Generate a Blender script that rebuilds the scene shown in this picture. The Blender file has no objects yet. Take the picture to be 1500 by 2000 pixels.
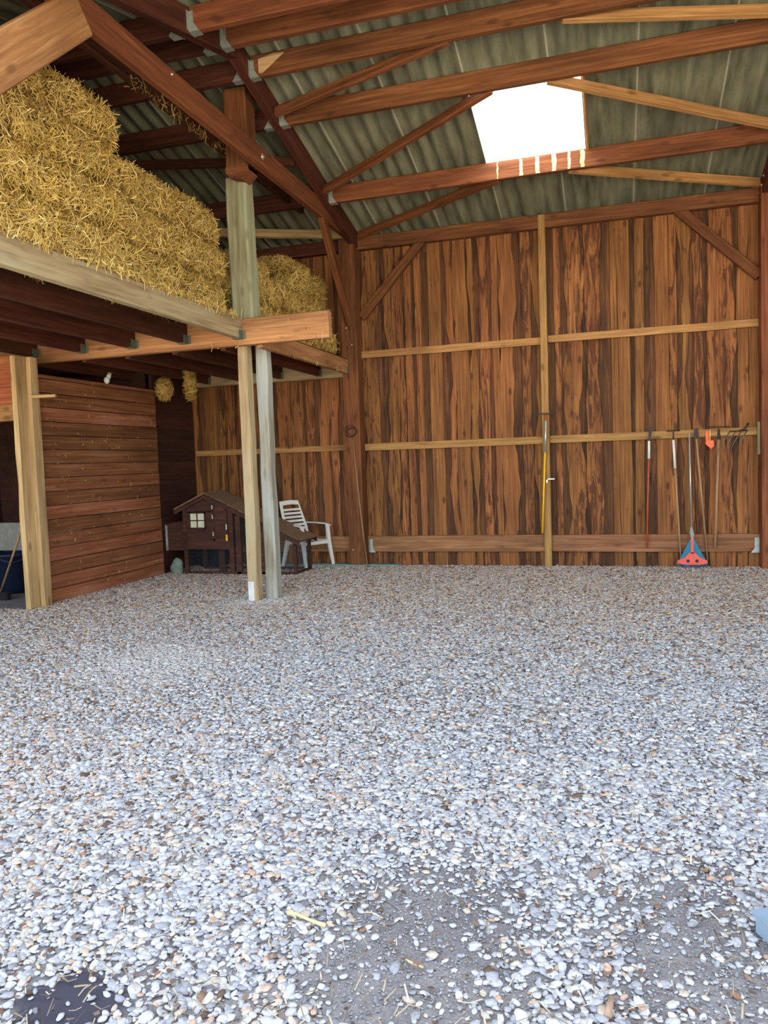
import bpy, bmesh, math, random
import numpy as np
from mathutils import Vector, Matrix

random.seed(7)
rng = np.random.default_rng(11)
S = bpy.context.scene
COL = S.collection

# ------------------------------------------------------------------ camera, light, exposure
def make_camera():
    yaw, pitch, roll = 0.295, 0.064, -0.035
    cy, sy = math.cos(yaw), math.sin(yaw)
    f = Vector((-sy*math.cos(pitch), cy*math.cos(pitch), -math.sin(pitch)))
    r = Vector((cy, sy, 0)); u = r.cross(f)
    r2 = r*math.cos(roll) + u*math.sin(roll)
    u2 = u*math.cos(roll) - r*math.sin(roll)
    cam = bpy.data.cameras.new('camera')
    cam.sensor_fit = 'VERTICAL'; cam.sensor_height = 36; cam.lens = 27
    cam.clip_start = 0.05; cam.clip_end = 200
    o = bpy.data.objects.new('camera', cam); COL.objects.link(o)
    o.matrix_world = Matrix(((r2.x, u2.x, -f.x, 0), (r2.y, u2.y, -f.y, 0), (r2.z, u2.z, -f.z, 1.55), (0, 0, 0, 1)))
    S.camera = o
make_camera()

SUN_ELEV, SUN_ROT = 50.0, 8.0
W = bpy.data.worlds.new('sky'); S.world = W; W.use_nodes = True
wn = W.node_tree.nodes; wl = W.node_tree.links
sky = wn.new('ShaderNodeTexSky'); sky.sky_type = 'NISHITA'
sky.sun_disc = False; sky.sun_elevation = math.radians(SUN_ELEV)
sky.sun_rotation = math.radians(SUN_ROT); sky.air_density = 1.0; sky.dust_density = 2.0; sky.ozone_density = 1.3
hs = wn.new('ShaderNodeHueSaturation'); hs.inputs['Saturation'].default_value = 0.5; wl.new(sky.outputs[0], hs.inputs['Color'])
wl.new(hs.outputs[0], wn['Background'].inputs[0]); wn['Background'].inputs[1].default_value = 0.43
sl = bpy.data.lights.new('sun', 'SUN'); sl.energy = 9.5; sl.angle = math.radians(0.6); sl.color = (1.0, 0.93, 0.8)
so = bpy.data.objects.new('sun', sl); COL.objects.link(so)
# the sun stands behind the barn (towards +Y), so the front yard by the opening is in the barn's shade
so.rotation_euler = (math.radians(-(90-SUN_ELEV)), 0, math.radians(-SUN_ROT))
S.view_settings.view_transform = 'Standard'; S.view_settings.look = 'None'
S.view_settings.gamma = 1.0; S.view_settings.use_curve_mapping = False
S.view_settings.exposure = 1.45
S.cycles.max_bounces = 10; S.cycles.diffuse_bounces = 6; S.cycles.transmission_bounces = 6
S.cycles.sample_clamp_indirect = 8.0
S.cycles.use_denoising = True

# ------------------------------------------------------------------ helpers
def srgb(r, g, b):
    return tuple(((c/255)/12.92 if c/255 <= 0.04045 else ((c/255+0.055)/1.055)**2.4) for c in (r, g, b)) + (1.0,)

def tag(o, label=None, cat=None, group=None, kind=None):
    if label: o['label'] = label
    if cat: o['category'] = cat
    if group: o['group'] = group
    if kind: o['kind'] = kind
    return o

def link(name, me, mat, parent=None, smooth=False):
    o = bpy.data.objects.new(name, me); COL.objects.link(o)
    if mat is not None and not me.materials: me.materials.append(mat)
    if smooth:
        me.polygons.foreach_set('use_smooth', [True]*len(me.polygons))
    if parent is not None:
        o.parent = parent
        o.matrix_parent_inverse = parent_matrix(parent).inverted()
    return o

def parent_matrix(p):
    m = p.matrix_basis.copy()
    if p.parent is not None: m = parent_matrix(p.parent) @ p.matrix_parent_inverse @ m
    return m

def mesh_from_bm(name, bm):
    bmesh.ops.recalc_face_normals(bm, faces=bm.faces[:])
    me = bpy.data.meshes.new(name); bm.to_mesh(me); bm.free(); return me

def empty(name, loc, rz=0):
    o = bpy.data.objects.new(name, None); COL.objects.link(o)
    o.location = loc; o.rotation_euler = (0, 0, rz); o.empty_display_size = 0.1
    return o

def bm_box(bm, x0, x1, y0, y1, z0, z1, M=None):
    v = [Vector((x, y, z)) for x in (x0, x1) for y in (y0, y1) for z in (z0, z1)]
    if M is not None: v = [M @ p for p in v]
    v = [bm.verts.new(p) for p in v]
    for f in ((0,1,3,2),(4,6,7,5),(0,4,5,1),(2,3,7,6),(0,2,6,4),(1,5,7,3)):
        bm.faces.new([v[i] for i in f])
    return v

def frame_matrix(p0, p1, up=None):
    p0, p1 = Vector(p0), Vector(p1)
    x = (p1-p0).normalized()
    if up is None: up = Vector((0, 0, 1)) if abs(x.z) < 0.85 else Vector((0, 1, 0))
    y = Vector(up).cross(x).normalized(); z = x.cross(y)
    m = Matrix((x, y, z)).transposed().to_4x4()
    m.translation = p0
    return m, (p1-p0).length

def beam(name, p0, p1, w, h, mat, parent=None, bevel=0.006, up=None, waney=0.0):
    """A sawn timber: local X runs along it, w across, h up."""
    m, L = frame_matrix(p0, p1, up)
    bm = bmesh.new()
    n = max(1, int(L/0.35)) if waney else 1
    if waney:
        rings = []
        for i in range(n+1):
            x = L*i/n
            a, b, c, d = [random.uniform(-waney, waney) for _ in range(4)]
            rings.append([bm.verts.new((x, s*w/2 + e, t*h/2 + g)) for (s, t, e, g) in
                          ((-1, -1, a, c), (1, -1, b, c), (1, 1, b, d), (-1, 1, a, d))])
        for i in range(n):
            for k in range(4):
                bm.faces.new((rings[i][k], rings[i][(k+1) % 4], rings[i+1][(k+1) % 4], rings[i+1][k]))
        bm.faces.new(rings[0]); bm.faces.new(rings[-1])
        edges = [e for e in bm.edges if abs(e.verts[0].co.x-e.verts[1].co.x) > 1e-3]
        bmesh.ops.bevel(bm, geom=edges, offset=bevel, segments=1, affect='EDGES')
    else:
        bm_box(bm, 0, L, -w/2, w/2, -h/2, h/2)
        if bevel: bmesh.ops.bevel(bm, geom=bm.edges[:], offset=min(bevel, w*0.2, h*0.2), segments=1, affect='EDGES')
    me = mesh_from_bm(name, bm)
    o = bpy.data.objects.new(name, me); COL.objects.link(o); me.materials.append(mat)
    if parent is not None:
        o.parent = parent; o.matrix_parent_inverse = parent_matrix(parent).inverted()
    o.matrix_basis = m
    return o

def tube(bm, pts, radii, seg=8, cap=True):
    pts = [Vector(p) for p in pts]
    if not hasattr(radii, '__len__'): radii = [radii]*len(pts)
    rings = []
    ref = Vector((0.0, 0.0, 1.0))
    d0 = (pts[1]-pts[0]).normalized()
    if abs(d0.dot(ref)) > 0.9: ref = Vector((1, 0, 0))
    for i, p in enumerate(pts):
        a = pts[max(0, i-1)]; b = pts[min(len(pts)-1, i+1)]
        d = (b-a).normalized()
        u = d.cross(ref)
        if u.length < 1e-4: u = d.cross(Vector((0, 1, 0)))
        u.normalize(); v = d.cross(u).normalized()
        rings.append([bm.verts.new(p + (u*math.cos(2*math.pi*k/seg) + v*math.sin(2*math.pi*k/seg))*radii[i]) for k in range(seg)])
    for i in range(len(rings)-1):
        for k in range(seg):
            bm.faces.new((rings[i][k], rings[i][(k+1) % seg], rings[i+1][(k+1) % seg], rings[i+1][k]))
    if cap:
        bm.faces.new(rings[0][::-1]); bm.faces.new(rings[-1])

def tube_obj(name, pts, radii, mat, parent=None, seg=8):
    bm = bmesh.new(); tube(bm, pts, radii, seg)
    return link(name, mesh_from_bm(name, bm), mat, parent, smooth=True)

def box_obj(name, b, mat, parent=None, bevel=0.0, M=None):
    bm = bmesh.new(); bm_box(bm, *b, M=M)
    if bevel: bmesh.ops.bevel(bm, geom=bm.edges[:], offset=bevel, segments=2, affect='EDGES')
    return link(name, mesh_from_bm(name, bm), mat, parent)

def prism(bm, outline, axis, a0, a1):
    """outline of 2-D points extruded along axis (0,1,2) from a0 to a1."""
    def P(p, a):
        q = [0, 0, 0]; o = [i for i in range(3) if i != axis]
        q[o[0]], q[o[1]], q[axis] = p[0], p[1], a
        return q
    A = [bm.verts.new(P(p, a0)) for p in outline]; B = [bm.verts.new(P(p, a1)) for p in outline]
    bm.faces.new(A); bm.faces.new(B[::-1])
    n = len(A)
    for i in range(n): bm.faces.new((A[i], A[(i+1) % n], B[(i+1) % n], B[i]))

# ------------------------------------------------------------------ materials
def new_mat(name):
    m = bpy.data.materials.new(name); m.use_nodes = True
    nt = m.node_tree; b = nt.nodes['Principled BSDF']
    return m, nt, b

def N(nt, t, **kw):
    n = nt.nodes.new(t)
    for k, v in kw.items():
        if k in n.inputs: n.inputs[k].default_value = v
        else: setattr(n, k, v)
    return n

def ramp(nt, stops):
    r = nt.nodes.new('ShaderNodeValToRGB'); e = r.color_ramp.elements
    while len(e) > 1: e.remove(e[-1])
    e[0].position, e[0].color = stops[0]
    for p, c in stops[1:]:
        k = e.new(p); k.color = c
    return r

def mixc(nt, fac, a, b, mode='MIX'):
    n = nt.nodes.new('ShaderNodeMix'); n.data_type = 'RGBA'; n.blend_type = mode
    for s, v in ((0, fac), (6, a), (7, b)):
        if isinstance(v, (int, float)): n.inputs[s].default_value = v
        elif isinstance(v, tuple): n.inputs[s].default_value = v
        else: nt.links.new(v, n.inputs[s])
    return n.outputs[2]

def mth(nt, op, a, b=0.0, c=None, clamp=False):
    n = nt.nodes.new('ShaderNodeMath'); n.operation = op; n.use_clamp = clamp
    for i, v in enumerate((a, b) if c is None else (a, b, c)):
        if isinstance(v, (int, float)): n.inputs[i].default_value = v
        else: nt.links.new(v, n.inputs[i])
    return n.outputs[0]

def wood(name, dark, mid, light, axis=0, island=False, rough=0.75, fine=28.0, along=1.3, knots=0.5, var=0.35,
         stain=None, stain_amt=0.0, stain_scale=(7, 7, 1.1), stain_soft=0.07, bump=0.25, grey=None, grey_amt=0.0, spec=0.25):
    m, nt, b = new_mat(name); L = nt.links
    tc = N(nt, 'ShaderNodeTexCoord')
    if island: rnd = N(nt, 'ShaderNodeNewGeometry').outputs['Random Per Island']
    else: rnd = N(nt, 'ShaderNodeObjectInfo').outputs['Random']
    off = N(nt, 'ShaderNodeCombineXYZ'); 
    for i, k in enumerate((37.0, 61.0, 83.0)): L.new(mth(nt, 'MULTIPLY', rnd, k), off.inputs[i])
    add = N(nt, 'ShaderNodeVectorMath', operation='ADD'); L.new(tc.outputs['Object'], add.inputs[0]); L.new(off.outputs[0], add.inputs[1])
    sc = [fine]*3; sc[axis] = along
    mp = N(nt, 'ShaderNodeMapping'); L.new(add.outputs[0], mp.inputs[0]); mp.inputs['Scale'].default_value = sc
    n1 = N(nt, 'ShaderNodeTexNoise', Scale=1.0, Detail=6.0, Roughness=0.65, Distortion=0.6); L.new(mp.outputs[0], n1.inputs['Vector'])
    cr = ramp(nt, [(0.25, dark), (0.5, mid), (0.74, light)]); L.new(n1.outputs[0], cr.inputs[0])
    col = cr.outputs[0]
    # broad cloudy tone
    sc2 = [5.0]*3; sc2[axis] = 0.9
    mp2 = N(nt, 'ShaderNodeMapping'); L.new(add.outputs[0], mp2.inputs[0]); mp2.inputs['Scale'].default_value = sc2
    n2 = N(nt, 'ShaderNodeTexNoise', Scale=1.0, Detail=3.0); L.new(mp2.outputs[0], n2.inputs['Vector'])
    r2 = ramp(nt, [(0.3, (0.62, 0.60, 0.58, 1)), (0.7, (1.25, 1.25, 1.25, 1))]); L.new(n2.outputs[0], r2.inputs[0])
    col = mixc(nt, 0.8, col, r2.outputs[0], 'MULTIPLY')
    if knots:
        sc3 = [6.0]*3; sc3[axis] = 2.6
        mp3 = N(nt, 'ShaderNodeMapping'); L.new(add.outputs[0], mp3.inputs[0]); mp3.inputs['Scale'].default_value = sc3
        vo = N(nt, 'ShaderNodeTexVoronoi', Scale=1.0); L.new(mp3.outputs[0], vo.inputs['Vector'])
        kr = ramp(nt, [(0.08, (1, 1, 1, 1)), (0.2, (0, 0, 0, 1))]); L.new(vo.outputs[0], kr.inputs[0])
        col = mixc(nt, mth(nt, 'MULTIPLY', kr.outputs[0], knots), col, tuple(c*0.35 for c in dark[:3])+(1,))
    if stain is not None:
        mp4 = N(nt, 'ShaderNodeMapping'); L.new(add.outputs[0], mp4.inputs[0]); mp4.inputs['Scale'].default_value = stain_scale
        n4 = N(nt, 'ShaderNodeTexNoise', Scale=1.0, Detail=5.0, Roughness=0.6, Distortion=1.6); L.new(mp4.outputs[0], n4.inputs['Vector'])
        lo = 0.62-0.26*stain_amt
        sr = ramp(nt, [(lo, (0, 0, 0, 1)), (lo+stain_soft, (1, 1, 1, 1))]); L.new(mth(nt, 'ADD', n4.outputs[0], mth(nt, 'MULTIPLY_ADD', mth(nt, 'FRACT', mth(nt, 'MULTIPLY', rnd, 17.3)), 0.26, -0.15)) if island else n4.outputs[0], sr.inputs[0])
        n5 = N(nt, 'ShaderNodeTexNoise', Scale=3.0, Detail=5.0, Roughness=0.7); L.new(mp.outputs[0], n5.inputs['Vector'])
        sm = mth(nt, 'MULTIPLY', sr.outputs[0], mth(nt, 'MULTIPLY_ADD', n5.outputs[0], 0.7, 0.5, clamp=True))
        col = mixc(nt, sm, col, stain)
    if grey is not None:
        n6 = N(nt, 'ShaderNodeTexNoise', Scale=1.0, Detail=4.0, Roughness=0.6); L.new(mp2.outputs[0], n6.inputs['Vector'])
        gr = ramp(nt, [(0.62-0.35*grey_amt, (0, 0, 0, 1)), (0.9-0.35*grey_amt, (1, 1, 1, 1))]); L.new(n6.outputs[0], gr.inputs[0])
        col = mixc(nt, gr.outputs[0], col, grey)
    hv = N(nt, 'ShaderNodeHueSaturation'); L.new(col, hv.inputs['Color'])
    L.new(mth(nt, 'MULTIPLY_ADD', rnd, var*2, 1.0-var), hv.inputs['Value'])
    L.new(mth(nt, 'MULTIPLY_ADD', rnd, -0.012, 0.506), hv.inputs['Hue'])
    L.new(hv.outputs[0], b.inputs['Base Color'])
    b.inputs['Roughness'].default_value = rough; b.inputs['Specular IOR Level'].default_value = spec
    bp = N(nt, 'ShaderNodeBump', Strength=bump, Distance=0.01); L.new(n1.outputs[0], bp.inputs['Height']); L.new(bp.outputs[0], b.inputs['Normal'])
    return m

def plain(name, col, rough=0.6, metal=0.0, var=0.15, scale=12.0, spec=0.4, bump=0.0):
    m, nt, b = new_mat(name); L = nt.links
    tc = N(nt, 'ShaderNodeTexCoord')
    n = N(nt, 'ShaderNodeTexNoise', Scale=scale, Detail=5.0, Roughness=0.6); L.new(tc.outputs['Object'], n.inputs['Vector'])
    r = ramp(nt, [(0.3, tuple(c*(1-var) for c in col[:3])+(1,)), (0.7, tuple(min(1, c*(1+var)) for c in col[:3])+(1,))])
    L.new(n.outputs[0], r.inputs[0]); L.new(r.outputs[0], b.inputs['Base Color'])
    b.inputs['Roughness'].default_value = rough; b.inputs['Metallic'].default_value = metal
    b.inputs['Specular IOR Level'].default_value = spec
    if bump:
        bp = N(nt, 'ShaderNodeBump', Strength=bump, Distance=0.01); L.new(n.outputs[0], bp.inputs['Height']); L.new(bp.outputs[0], b.inputs['Normal'])
    return m

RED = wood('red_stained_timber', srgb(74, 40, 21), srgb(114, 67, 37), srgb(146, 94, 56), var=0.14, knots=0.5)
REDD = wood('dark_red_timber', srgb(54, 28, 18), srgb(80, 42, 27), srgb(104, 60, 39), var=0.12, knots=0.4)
HONEY = wood('honey_timber', srgb(126, 88, 48), srgb(164, 120, 70), srgb(192, 150, 96), var=0.1, knots=0.6)
PINE = wood('pale_pine', srgb(152, 116, 74), srgb(188, 154, 106), srgb(210, 182, 136), var=0.1, knots=0.6)
SALMON = wood('pinkish_larch', srgb(128, 84, 52), srgb(162, 114, 72), srgb(192, 146, 100), var=0.06, knots=0.5)
LOWB = wood('reddish_board', srgb(104, 66, 42), srgb(144, 98, 64), srgb(178, 132, 92), var=0.06, knots=0.4)
GREYW = wood('weathered_timber', srgb(128, 104, 74), srgb(168, 144, 106), srgb(196, 174, 132), var=0.05, knots=0.4, grey=srgb(162, 152, 118), grey_amt=0.5)
GREEN = wood('greenish_treated_timber', srgb(120, 114, 84), srgb(158, 152, 116), srgb(188, 182, 144), var=0.06, knots=0.35, grey=srgb(140, 152, 124), grey_amt=0.5)
GREYGR = wood('grey_post_timber', srgb(120, 112, 94), srgb(160, 152, 132), srgb(190, 184, 166), var=0.05, knots=0.35, grey=srgb(164, 172, 166), grey_amt=0.6)
DECK = wood('loft_deck_timber', srgb(70, 36, 24), srgb(98, 52, 34), srgb(120, 68, 44), var=0.15, knots=0.2, island=True)
BACKB = wood('back_wall_under_boards', srgb(54, 33, 19), srgb(92, 58, 33), srgb(128, 86, 50), axis=2, island=True, fine=52, along=1.6, knots=0.5, var=0.22,
             stain=srgb(52, 30, 18), stain_amt=0.45, stain_scale=(10, 10, 1.0), bump=0.5, stain_soft=0.13)
FRONTB = wood('back_wall_cover_boards', srgb(86, 54, 30), srgb(134, 86, 45), srgb(168, 116, 64), axis=2, island=True, fine=44, along=1.1, knots=0.7, var=0.16,
              stain=srgb(72, 40, 22), stain_amt=0.40, stain_scale=(13, 13, 1.7), bump=0.4, stain_soft=0.11)
PART = wood('partition_planks', srgb(96, 58, 36), srgb(140, 88, 56), srgb(178, 122, 82), axis=1, island=True, fine=44, along=1.1, knots=0.4, var=0.26,
            grey=srgb(150, 112, 92), grey_amt=0.15, bump=0.4)
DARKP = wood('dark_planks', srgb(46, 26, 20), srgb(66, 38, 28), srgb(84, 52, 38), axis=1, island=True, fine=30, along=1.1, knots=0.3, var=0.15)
REDWALL = wood('red_planks', srgb(124, 66, 38), srgb(158, 90, 54), srgb(182, 116, 74), axis=0, island=True, fine=30, along=1.1, knots=0.3, var=0.1)
COOPW = wood('coop_brown_wood', srgb(44, 26, 20), srgb(70, 42, 32), srgb(98, 62, 48), axis=0, island=True, fine=40, along=3, knots=0.2, var=0.15)
HANDLE = wood('tool_handle_wood', srgb(128, 92, 60), srgb(168, 130, 92), srgb(196, 160, 122), var=0.1, knots=0.0, fine=60, axis=2)
GALV = plain('galvanised_steel', srgb(168, 176, 166), rough=0.42, metal=0.55, scale=30)
DMETAL = plain('dull_green_grey_steel', srgb(104, 116, 98), rough=0.5, metal=0.5, scale=30)
BOLT = plain('bright_bolt_steel', srgb(210, 205, 190), rough=0.35, metal=0.6, scale=30)
BLACKM = plain('dark_iron', srgb(62, 54, 48), rough=0.6, metal=0.6, scale=30)
WHITEP = plain('white_plastic', srgb(222, 220, 210), rough=0.45, var=0.06, scale=8)
BULBW = plain('white_bulb_glass', srgb(235, 232, 222), rough=0.3, var=0.03)
YELLOW = plain('yellow_paint', srgb(228, 176, 34), rough=0.45, var=0.1)
SILVER = plain('silver_pole', srgb(190, 190, 184), rough=0.35, metal=0.6)
ORANGE = plain('orange_plastic', srgb(240, 96, 44), rough=0.45, var=0.08)
CORAL = plain('coral_plastic', srgb(232, 92, 72), rough=0.45, var=0.08)
BLUE = plain('blue_plastic', srgb(20, 112, 140), rough=0.45, var=0.15)
NAVY = plain('navy_rubber', srgb(24, 34, 58), rough=0.6, var=0.2)
REDP = plain('red_painted_handle', srgb(176, 84, 48), rough=0.5, var=0.15)
TEALB = plain('teal_grey_board_paint', srgb(112, 134, 126), rough=0.7, var=0.15)
BLUEG = plain('blue_grey_metal', srgb(150, 172, 188), rough=0.45, metal=0.3, var=0.1)
GREYC = plain('grey_cement_board', srgb(150, 148, 138), rough=0.9, var=0.2, scale=18, bump=0.3)
YARD = plain('pale_bounce_gravel', srgb(214, 202, 182), rough=0.95, var=0.2, scale=30)
BLACK = plain('black_cloth', srgb(26, 26, 28), rough=0.95, var=0.3)
PALES = plain('pale_tan_streak', srgb(222, 190, 140), rough=0.9, var=0.15, scale=40)
FELT = plain('brown_roofing_shingle', srgb(128, 100, 72), rough=0.95, var=0.3, scale=26, bump=0.5)
GREENL = plain('pale_green_sacking', srgb(120, 132, 116), rough=0.9, var=0.3, scale=14)

def cement_mat():
    m, nt, b = new_mat('fibre_cement_sheet'); L = nt.links
    tc = N(nt, 'ShaderNodeTexCoord')
    mp = N(nt, 'ShaderNodeMapping'); L.new(tc.outputs['Object'], mp.inputs[0]); mp.inputs['Scale'].default_value = (5, 0.8, 0.8)
    n = N(nt, 'ShaderNodeTexNoise', Scale=1.6, Detail=6.0, Roughness=0.62); L.new(mp.outputs[0], n.inputs['Vector'])
    r = ramp(nt, [(0.28, srgb(84, 85, 66)), (0.52, srgb(120, 119, 95)), (0.78, srgb(150, 148, 122))]); L.new(n.outputs[0], r.inputs[0])
    n2 = N(nt, 'ShaderNodeTexNoise', Scale=45.0, Detail=3.0); L.new(tc.outputs['Object'], n2.inputs['Vector'])
    c = mixc(nt, 0.25, r.outputs[0], n2.outputs[1], 'OVERLAY')
    # light sheet joints every 0.92 m
    sx = N(nt, 'ShaderNodeSeparateXYZ'); L.new(tc.outputs['Object'], sx.inputs[0])
    fr = mth(nt, 'FRACT', mth(nt, 'DIVIDE', mth(nt, 'ADD', sx.outputs[0], 20.09), 0.885))
    j = mth(nt, 'LESS_THAN', fr, 0.022)
    c = mixc(nt, mth(nt, 'MULTIPLY', j, 0.55), c, srgb(188, 186, 164))
    L.new(c, b.inputs['Base Color']); b.inputs['Roughness'].default_value = 0.9; b.inputs['Specular IOR Level'].default_value = 0.2
    return m
CEMENT = cement_mat()

def clear_sheet_mat():
    m, nt, b = new_mat('translucent_sheet'); L = nt.links
    out = nt.nodes['Material Output']
    tc = N(nt, 'ShaderNodeTexCoord')
    n = N(nt, 'ShaderNodeTexNoise', Scale=9.0, Detail=6.0, Roughness=0.75); L.new(tc.outputs['Object'], n.inputs['Vector'])
    r = ramp(nt, [(0.33, (0.05, 0.05, 0.03, 1)), (0.375, (0.95, 0.95, 0.92, 1))]); L.new(n.outputs[0], r.inputs[0])
    t = N(nt, 'ShaderNodeBsdfTranslucent'); L.new(r.outputs[0], t.inputs[0])
    d = N(nt, 'ShaderNodeBsdfDiffuse'); L.new(r.outputs[0], d.inputs[0])
    mx = N(nt, 'ShaderNodeMixShader'); mx.inputs[0].default_value = 0.15
    L.new(t.outputs[0], mx.inputs[1]); L.new(d.outputs[0], mx.inputs[2]); L.new(mx.outputs[0], out.inputs[0])
    return m
CLEAR = clear_sheet_mat()

def attr_mat(name, attr, rough, bumpscale=None, translucent=False, speck=0.0):
    m, nt, b = new_mat(name); L = nt.links
    a = N(nt, 'ShaderNodeAttribute'); a.attribute_name = attr
    col = a.outputs['Color']
    tc = N(nt, 'ShaderNodeTexCoord')
    if speck:
        n = N(nt, 'ShaderNodeTexNoise', Scale=160.0, Detail=3.0); L.new(tc.outputs['Object'], n.inputs['Vector'])
        r = ramp(nt, [(0.3, (1-speck,)*3+(1,)), (0.7, (1, 1, 1, 1))]); L.new(n.outputs[0], r.inputs[0])
        col = mixc(nt, 1.0, col, r.outputs[0], 'MULTIPLY')
    L.new(col, b.inputs['Base Color']); b.inputs['Roughness'].default_value = rough
    b.inputs['Specular IOR Level'].default_value = 0.3
    return m
STONE = attr_mat('pebble_stone', 'stone_col', 0.75, speck=0.3)
STRAW = attr_mat('straw', 'straw_col', 0.6)

def dirt_mat():
    m, nt, b = new_mat('dirt_between_gravel'); L = nt.links
    tc = N(nt, 'ShaderNodeTexCoord')
    n = N(nt, 'ShaderNodeTexNoise', Scale=1.3, Detail=8.0, Roughness=0.7); L.new(tc.outputs['Object'], n.inputs['Vector'])
    r = ramp(nt, [(0.3, srgb(124, 118, 116)), (0.5, srgb(152, 147, 144)), (0.7, srgb(176, 171, 167))]); L.new(n.outputs[0], r.inputs[0])
    n2 = N(nt, 'ShaderNodeTexNoise', Scale=90.0, Detail=6.0, Roughness=0.8); L.new(tc.outputs['Object'], n2.inputs['Vector'])
    r2 = ramp(nt, [(0.35, (0.5, 0.48, 0.46, 1)), (0.65, (1.3, 1.3, 1.3, 1))]); L.new(n2.outputs[0], r2.inputs[0])
    c = mixc(nt, 0.85, r.outputs[0], r2.outputs[0], 'MULTIPLY')
    # a damp dark spot of earth with a ragged edge
    vs = N(nt, 'ShaderNodeVectorMath', operation='DISTANCE'); L.new(tc.outputs['Object'], vs.inputs[0]); vs.inputs[1].default_value = (-1.56, 1.79, 0)
    n3 = N(nt, 'ShaderNodeTexNoise', Scale=9.0, Detail=5.0); L.new(tc.outputs['Object'], n3.inputs['Vector'])
    dd = mth(nt, 'ADD', vs.outputs['Value'], mth(nt, 'MULTIPLY', n3.outputs[0], -0.22))
    wet = mth(nt, 'MULTIPLY_ADD', dd, -14.0, 1.2, clamp=True)
    c = mixc(nt, wet, c, srgb(78, 76, 86))
    L.new(c, b.inputs['Base Color']); b.inputs['Roughness'].default_value = 0.95; b.inputs['Specular IOR Level'].default_value = 0.15
    bp = N(nt, 'ShaderNodeBump', Strength=0.7, Distance=0.01); L.new(n2.outputs[0], bp.inputs['Height']); L.new(bp.outputs[0], b.inputs['Normal'])
    return m
DIRT = dirt_mat()

# ------------------------------------------------------------------ shell: floor, walls, roof
WALL_Y, LEFT_X, RIGHT_X = 11.10, -9.35, 7.4
RIDGE_Y, EAVE_Y, SLOPE, ZE = 7.3, 3.5, 0.26, 4.93
def roof_z(y): return ZE + SLOPE*(WALL_Y-y) if y >= RIDGE_Y else ZE + SLOPE*(y-EAVE_Y)

tag(box_obj('floor', (-14, 14, 1.2, 11.6, -0.12, 0.0), DIRT), kind='structure')
tag(box_obj('floor_bounce_yard', (-40, 40, -40, 1.2, -0.12, 0.0), YARD), kind='structure')  # unseen yard behind the camera, made pale to bounce sunlight into the barn

def plank_wall(name, mat, plane, a0, a1, b0, b1, d0, d1, pitch, vertical=False, gap=0.004, parent=None, jit=0.004):
    """boards; plane 'x' = wall lies in constant X (a = Y range), 'y' = constant Y (a = X range); b = Z range; d = depth range."""
    bm = bmesh.new()
    if vertical:
        t = a0
        while t < a1-0.01:
            w = min(pitch*random.uniform(0.8, 1.2), a1-t); j = random.uniform(0, jit)
            B = (d0+j, d1+j, t+gap/2, t+w-gap/2, b0, b1) if plane == 'x' else (t+gap/2, t+w-gap/2, d0+j, d1+j, b0, b1)
            bm_box(bm, *B); t += w
    else:
        t = b0
        while t < b1-0.01:
            w = min(pitch, b1-t); s = a0
            while s < a1-0.01:
                l = a1-s if (a1-s) < 2.6 or random.random() < 0.35 else random.uniform(1.2, 2.2)
                j = random.uniform(-jit, jit)
                B = (d0+j, d1+j, s, s+l-0.002, t+gap/2, t+w-gap/2) if plane == 'x' else (s, s+l-0.002, d0+j, d1+j, t+gap/2, t+w-gap/2)
                bm_box(bm, *B); s += l
            t += w
    return link(name, mesh_from_bm(name, bm), mat, parent)

def back_wall():
    bm = bmesh.new()
    x = LEFT_X
    while x < RIGHT_X:                                   # layer behind, edge to edge
        w = random.uniform(0.13, 0.21)
        j = random.uniform(0, 0.006); bm_box(bm, x-0.006, x+w, WALL_Y+0.024+j, WALL_Y+0.05+j, -0.02, 4.9); x += w
    me = mesh_from_bm('wall_back', bm)
    o = link('wall_back', me, BACKB); tag(o, kind='structure')
    bm = bmesh.new(); x = LEFT_X+0.02
    while x < RIGHT_X-0.2:                               # waney edged cover boards
        w = random.choice((random.uniform(0.08, 0.14), random.uniform(0.12, 0.2), random.uniform(0.18, 0.24))); nseg = 46; ph = [random.uniform(0, 6.28) for _ in range(6)]
        amp = random.choice((0.004, 0.012, 0.02, 0.03))
        A = []; y0 = WALL_Y+random.uniform(-0.002, 0.006)
        tilt = random.uniform(-0.006, 0.006)
        for i in range(nseg+1):
            z = -0.02 + 4.92*i/nseg
            l = amp*(math.sin(z*2.3+ph[0])+0.6*math.sin(z*5.1+ph[1])+0.35*math.sin(z*11+ph[2]))
            r = amp*(math.sin(z*2.1+ph[3])+0.6*math.sin(z*4.7+ph[4])+0.35*math.sin(z*12+ph[5]))
            c = tilt*(z-2.5)
            A.append([bm.verts.new((x+c+l, y0, z)), bm.verts.new((x+c+w+r, y0, z)),
                      bm.verts.new((x+c+w+r+0.006, y0+0.022, z)), bm.verts.new((x+c+l-0.006, y0+0.022, z))])
        for i in range(nseg):
            for k in range(4): bm.faces.new((A[i][k], A[i][(k+1) % 4], A[i+1][(k+1) % 4], A[i+1][k]))
        bm.faces.new(A[0]); bm.faces.new(A[-1])
        x += w + random.choice((0.004, 0.03, 0.06, 0.11, 0.15))
    c = link('cover_boards', mesh_from_bm('cover_boards', bm), FRONTB, o)
    # gaps and knot holes let daylight in: small round holes shown as bright openings are drilled as tiny windows
back_wall()

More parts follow.
